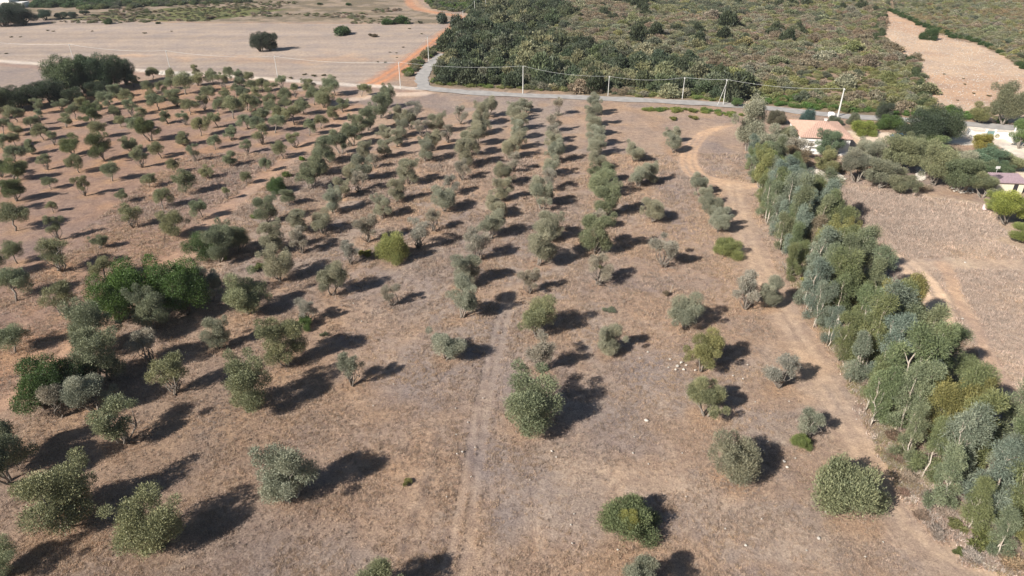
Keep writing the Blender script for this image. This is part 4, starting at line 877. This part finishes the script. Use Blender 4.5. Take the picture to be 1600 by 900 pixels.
# ================================================================== HOUSE
M_WALL = simple('white_plaster', (.74, .71, .66), .9, .12, 1.5); M_TILE = simple('terracotta_tile', (.52, .35, .27), .9, .3, 4, col2=(.4, .25, .19)); M_MAUVE = simple('faded_mauve_tile', (.36, .26, .28), .9, .3, 4)
M_DARK = simple('dark_opening', (.03, .03, .035), .3); M_WOODD = simple('brown_shutter', (.16, .08, .05), .7)
hx, hy = G(1283, 228); e = link(bpy.data.objects.new('house', None)); e.location = (hx, hy + 2.6, 0); e.rotation_euler = (0, 0, -.16); props(e, 'low white house with a terracotta hip roof half hidden by trees', 'house')
W2, D2_, EH = 5.3, 6.6, 3.1
def walls(name, w2, d2, h, th, openings, m, parent):
    """four walls as slabs, front (-y) and right (+x) pierced by real openings (x0,x1,z0,z1)"""
    bs = []
    def face(a, b, ops, mk):
        cur = a
        for (o0, o1, z0, z1) in ops:
            bs.append(mk(cur, o0, -.3, h)); bs.append(mk(o0, o1, -.3, z0)) if z0 > 0 else None; bs.append(mk(o0, o1, z1, h)); cur = o1
        bs.append(mk(cur, b, -.3, h))
    face(-w2, w2, openings[0], lambda a, b, z0, z1: (a, b, -d2, -d2 + th, z0, z1))
    face(-d2 + th, d2 - th, openings[1], lambda a, b, z0, z1: (w2 - th, w2, a, b, z0, z1))
    bs.append((-w2, w2, d2 - th, d2, -.3, h)); bs.append((-w2, -w2 + th, -d2 + th, d2 - th, -.3, h))
    return boxes(name, bs, m, parent)
walls('wall', W2, D2_, EH, .3, [[(-3.6, -2.4, 1, 2.2), (-.6, .5, 0, 2.1), (2.2, 3.4, 1, 2.2)], [(-1.6, -.4, 1, 2.2), (1.5, 2.6, 0, 2.1)]], M_WALL, e)
for a, b in ((-3.6, -2.4), (2.2, 3.4)): 
    f = boxes('window', [(a, b, -D2_ + .12, -D2_ + .2, 1, 2.2)], M_DARK, e); boxes('window_frame', [(a, a + .07, -D2_ + .06, -D2_ + .12, 1, 2.2), (b - .07, b, -D2_ + .06, -D2_ + .12, 1, 2.2), ((a + b) / 2 - .04, (a + b) / 2 + .04, -D2_ + .06, -D2_ + .12, 1, 2.2)], M_WOODD, f)
f = boxes('window', [(W2 - .2, W2 - .12, -1.6, -.4, 1, 2.2)], M_DARK, e); boxes('window_frame', [(W2 - .12, W2 - .06, -1.04, -.96, 1, 2.2)], M_WOODD, f)
boxes('door', [(-.6, .5, -D2_ + .1, -D2_ + .18, 0, 2.1)], M_WOODD, e); boxes('door', [(W2 - .18, W2 - .1, 1.5, 2.6, 0, 2.1)], M_WOODD, e)
def hiproof(name, w2, d2, z0, rise, ridge, m, parent, ov=.45, th=.14):
    w, d = w2 + ov, d2 + ov; V = [(-w, -d, z0), (w, -d, z0), (w, d, z0), (-w, d, z0), (-ridge, 0, z0 + rise), (ridge, 0, z0 + rise)]
    V2 = V + [(-w, -d, z0 - th), (w, -d, z0 - th), (w, d, z0 - th), (-w, d, z0 - th)]
    Fs = [(0, 1, 5, 4), (1, 2, 5), (2, 3, 4, 5), (3, 0, 4), (6, 7, 1, 0), (7, 8, 2, 1), (8, 9, 3, 2), (9, 6, 0, 3), (9, 8, 7, 6)]
    r = link(bpy.data.objects.new(name, pymesh(name, V2, Fs, m)), parent)
    # tile courses: half-round rows running down each slope, one joined piece
    T1, T2 = [], []; P = [Vector(v) for v in V]
    for (a, b, c, dd) in ((P[0], P[1], P[5], P[4]), (P[1], P[2], P[5], P[5]), (P[2], P[3], P[4], P[5]), (P[3], P[0], P[4], P[4])):
        n = int((b - a).length / .42); L = (b - a)
        up = None
        nrm = (b - a).cross(dd - a).normalized(); run = nrm.cross(L.normalized()).normalized()
        lenL = L.length; hgt = (dd - a).dot(run); sl = (dd - a).dot(L.normalized()); sr = (c - a).dot(L.normalized())
        for i in range(n):
            s = (i + .5) * lenL / n
            hh = hgt * min(1, s / sl if sl > 1e-3 else 1, (lenL - s) / (lenL - sr) if lenL - sr > 1e-3 else 1)
            if hh < .2: continue
            p0 = a + L.normalized() * s + nrm * .01; p1 = p0 + run * (hh - .05); tube_vf([p0, p1], [.1, .1], T1, T2, 5)
    t = link(bpy.data.objects.new('tile_row', pymesh('tile_row', T1, T2, m)), r); t['kind'] = 'stuff'; return r
rf = hiproof('roof', W2, D2_, EH + .15, 1.9, .5, M_TILE, e)
boxes('chimney', [(.9, 1.4, .9, 1.4, EH + .8, EH + 2.2), (.8, 1.5, .8, 1.5, EH + 2.203, EH + 2.3)], M_WALL, rf)
boxes('porch_floor', [(-W2, W2 + 1.5, -D2_ - 2.2, -D2_ - .01, -.2, .12)], M_WALL, e)
# porch posts and pale rail in front
for i in range(3): boxes('porch_post', [(-4.8 + i * 3.6, -4.6 + i * 3.6, -D2_ - 2.1, -D2_ - 1.9, .12, 2.4)], M_WALL, e)
boxes('porch_beam', [(-4.9, 2.7, -D2_ - 2.12, -D2_ - 1.88, 2.403, 2.6)], M_WALL, e)
# garage shed with mauve roof at right
sx, sy = G(1574, 300); e = link(bpy.data.objects.new('shed', None)); e.location = (sx, sy + 1.2, 0); e.rotation_euler = (0, 0, -.1); props(e, 'small pale shed with a faded mauve tiled roof at the right edge', 'shed')
walls('wall', 2.5, 1.7, 2.0, .2, [[(.6, 1.5, 0, 1.8)], []], simple('cream_plaster', (.66, .6, .46), .9, .1), e); boxes('door', [(.6, 1.5, -1.62, -1.56, 0, 1.8)], M_DARK, e)
def monopitch(name, w2, d2, z0, z1, m, parent):
    V = [(-w2, -d2, z0), (w2, -d2, z0), (w2, d2, z1), (-w2, d2, z1), (-w2, -d2, z0 - .12), (w2, -d2, z0 - .12), (w2, d2, z1 - .12), (-w2, d2, z1 - .12)]
    Fs = [(0, 1, 2, 3), (7, 6, 5, 4), (4, 5, 1, 0), (5, 6, 2, 1), (6, 7, 3, 2), (7, 4, 0, 3)]
    r = link(bpy.data.objects.new(name, pymesh(name, V, Fs, m)), parent); T1, T2 = [], []; n = int(2 * w2 / .36)
    for i in range(n): x = -w2 + (i + .5) * 2 * w2 / n; tube_vf([(x, -d2, z0 + .03), (x, d2, z1 + .03)], [.08, .08], T1, T2, 5)
    t = link(bpy.data.objects.new('tile_row', pymesh('tile_row', T1, T2, m)), r); t['kind'] = 'stuff'
monopitch('roof', 2.9, 2.1, 2.25, 2.75, M_MAUVE, e)
V, Fs = [], []; tube_vf([(-1.3, 2.1, 2.2), (-1.3, 2.1, 3.9)], [.04, .04], V, Fs, 6); box_vf(-1.7, -.9, 2.0, 2.1, 3.6, 4.1, V, Fs)
link(bpy.data.objects.new('antenna', pymesh('antenna', V, Fs, M_CONC)), e)
# white gateway with teal gate
gx, gy = G(1545, 216); e = link(bpy.data.objects.new('gateway', None)); e.location = (gx, gy, 0); e.rotation_euler = (0, 0, -.08); props(e, 'white gateway walls with a grey-green gate beside the pale yard', 'gateway')
for q in [(-3.6, -1.2, -.12, .12, -.3, 1.5), (1.15, 3.8, -.12, .12, -.3, 1.5), (3.8, 4.05, -5.5, .12, -.3, 1.5), (-3.85, -3.6, -.12, 3.0, -.3, 1.5)]: boxes('wall', [q], M_WALL, e)
for s in (-1.05, 1.0): boxes('pillar', [(s - .14, s + .14, -.2, .2, -.3, 2.1), (s - .2, s + .2, -.26, .26, 2.103, 2.2)], M_WALL, e)
M_TEAL = simple('grey_green_paint', (.16, .25, .24), .5)
for i in range(2): g = boxes('gate_leaf', [(-.9 + i * .88, -.04 + i * .88, -.04, .04, .1, 1.75)], M_TEAL, e); boxes('rib', [(-.86 + i * .88 + k * .2, -.82 + i * .88 + k * .2, -.07, -.045, .15, 1.7) for k in range(4)], M_TEAL, g)
# low white wall strip by the yard and road edge
for (a, b, lab) in (((1478, 188), (1492, 206), 'low pale wall beside the dark oak'), ((1586, 204), (1604, 192), 'white wall climbing to the road at the right edge')):
    p, q = Vector((*G(*a), 0)), Vector((*G(*b), 0)); L = (q - p).length; o = boxes('garden_wall', [(0, L, -.12, .12, -.3, 1.1), (-.03, L + .03, -.17, .17, 1.103, 1.2)], M_WALL); o.location = p; o.rotation_euler = (0, 0, math.atan2(q.y - p.y, q.x - p.x)); props(o, lab, 'wall')
# far white building, top left corner
bx, by = G(4, 10); e = link(bpy.data.objects.new('far_building', None)); e.location = (bx, by, 0); props(e, 'white flat-roofed building at the top left corner', 'building')
walls('wall', 7, 4, 5.2, .3, [[(-4, -2.6, 1, 2.4), (0, 1.4, 1, 2.4), (3, 4.4, 1, 2.4)], []], M_WALL, e)
for a in (-4, 0, 3): boxes('window', [(a, a + 1.4, -3.88, -3.8, 1, 2.4)], M_DARK, e)
boxes('roof', [(-7.3, 7.3, -4.3, 4.3, 5.203, 5.45)], M_WALL, e)
bx, by = G(22, 11); e = link(bpy.data.objects.new('far_building', None)); e.location = (bx, by, 0); props(e, 'low pale shed right of the white building at the top left', 'building')
walls('wall', 7, 3, 2.4, .3, [[(-3, -1.5, 0, 2)], []], M_WALL, e); boxes('roof', [(-7.2, 7.2, -3.2, 3.2, 2.403, 2.6)], simple('pale_sheet_roof', (.62, .6, .56), .6), e)

# ================================================================== SMALL THINGS
M_BLUE = simple('blue_car_paint', (.04, .12, .28), .3); M_RUST = simple('rusty_red_paint', (.2, .045, .04), .7, .4, 5); M_TYRE = simple('tyre_rubber', (.02, .02, .02), .8); M_GLASS = simple('dark_glass', (.03, .045, .06), .1)
def prism(name, prof, y0, y1, m, parent):
    n = len(prof); V = [(x, y0, z) for x, z in prof] + [(x, y1, z) for x, z in prof]
    Fs = [tuple(range(n)), tuple(reversed(range(n, 2 * n)))] + [(i, n + i, n + (i + 1) % n, (i + 1) % n) for i in range(n)]
    o = link(bpy.data.objects.new(name, pymesh(name, V, Fs, m)), parent)
    bv = o.modifiers.new('bevel', 'BEVEL'); bv.width = .05; bv.segments = 2; return o
cx, cy = G(1404, 218); e = link(bpy.data.objects.new('parked_car', None)); e.location = (cx, cy, 0); e.rotation_euler = (0, 0, 2.0); props(e, 'blue car parked in the shade at the edge of the big dark oak', 'car')
prism('body', [(-2, .3), (2, .3), (2.05, .75), (1.1, .95), (-1.9, 1.0), (-2.05, .7)], -.82, .82, M_BLUE, e); prism('cabin', [(-1.7, 1.0), (1.0, .97), (.45, 1.45), (-1.35, 1.48)], -.7, .7, M_GLASS, e); prism('car_roof', [(-1.3, 1.483), (.4, 1.455), (.35, 1.52), (-1.2, 1.54)], -.68, .68, M_BLUE, e)
for wx_ in (-1.25, 1.25):
    for wy_ in (-.8, .8):
        V, Fs = [], []; tube_vf([(wx_, wy_ - .1, .32), (wx_, wy_ + .1, .32)], [.32, .32], V, Fs, 14); link(bpy.data.objects.new('wheel', pymesh('wheel', V, Fs, M_TYRE)), e)
cx, cy = G(1253, 291); e = link(bpy.data.objects.new('farm_trailer', None)); e.location = (cx, cy, 0); e.rotation_euler = (0, 0, .35); props(e, 'rusty dark red farm trailer left at the far edge of the belt', 'trailer')
prism('box', [(-1.1, .7), (1.1, .7), (1.25, 1.75), (-1.25, 1.75)], -.75, .75, M_RUST, e); boxes('load_bed', [(-1.05, 1.05, -.6, .6, 1.76, 1.8)], M_DARK, e); boxes('drawbar', [(-2.1, -1.1, -.06, .06, .62, .74)], M_RUST, e)
for wy_ in (-.8, .8):
    V, Fs = [], []; tube_vf([(0, wy_ - .1, .4), (0, wy_ + .1, .4)], [.4, .4], V, Fs, 14); link(bpy.data.objects.new('wheel', pymesh('wheel', V, Fs, M_TYRE)), e)
# pale drum at field edge
cx, cy = G(1538, 327); V, Fs = [], []; tube_vf([(0, 0, 0), (0, 0, .3), (0, 0, .32), (0, 0, .6), (0, 0, .62), (0, 0, .95), (0, 0, 1.0)], [.42, .42, .45, .45, .42, .42, .36], V, Fs, 16)
o = link(bpy.data.objects.new('drum', pymesh('drum', V, Fs, simple('faded_pink_plastic', (.68, .52, .52), .5)))); o.location = (cx, cy, 0); props(o, 'pale pinkish drum standing at the top right field edge', 'drum')
# white sign board beside the road
cx, cy = G(1298, 183); e = link(bpy.data.objects.new('white_tank', None)); e.location = (cx, cy, 0); props(e, 'small white water tank beside the road next to the leaning pole', 'tank')
prism('tank_body', [(-.7, .35), (.7, .35), (.7, 1.1), (.5, 1.3), (-.5, 1.3), (-.7, 1.1)], -.5, .5, simple('white_plastic', (.8, .8, .77), .4), e)
for s in (-.5, .5): boxes('foot', [(s - .08, s + .08, -.45, .45, 0, .35)], M_CONC, e)
# dumped bags by the belt
for i, (px, py, c_) in enumerate([(1441, 508, (.7, .6, .58)), (1446, 503, (.66, .6, .6)), (1436, 492, (.55, .6, .62)), (1438, 502, (.1, .14, .2)), (1434, 486, (.06, .07, .09))]):
    cx, cy = G(px, py); me = stone_mesh(40 + i); me.materials.clear(); me.materials.append(simple('sack_fabric', c_, .7)); o = link(bpy.data.objects.new('dumped_sack', me)); o.location = (cx, cy, .25); o.scale = (.9, .7, 1.1)
    props(o, ['pinkish white sack nearest the belt in the dumped heap', 'pale sack on the right of the dumped heap', 'grey-blue sack on the far side of the dumped heap', 'dark blue sack in the middle of the dumped heap', 'black sack behind the dumped heap'][i], 'sack')

# ================================================================== HAZE
V, Fs = [], []; box_vf(-900, 900, -60, 760, -1.5, 56, V, Fs)
hm = bpy.data.materials.new('pale_air'); hm.use_nodes = True; ht = hm.node_tree; ht.nodes.remove(ht.nodes['Principled BSDF'])
pv = ht.nodes.new('ShaderNodeVolumePrincipled'); pv.inputs['Density'].default_value = .00009; pv.inputs['Color'].default_value = (.93, .95, 1, 1); pv.inputs['Anisotropy'].default_value = .2
ht.links.new(pv.outputs[0], ht.nodes['Material Output'].inputs['Volume'])
hz = link(bpy.data.objects.new('haze', pymesh('haze', V, Fs, hm))); props(hz, 'thin pale air over the whole valley', 'haze', None, 'stuff')
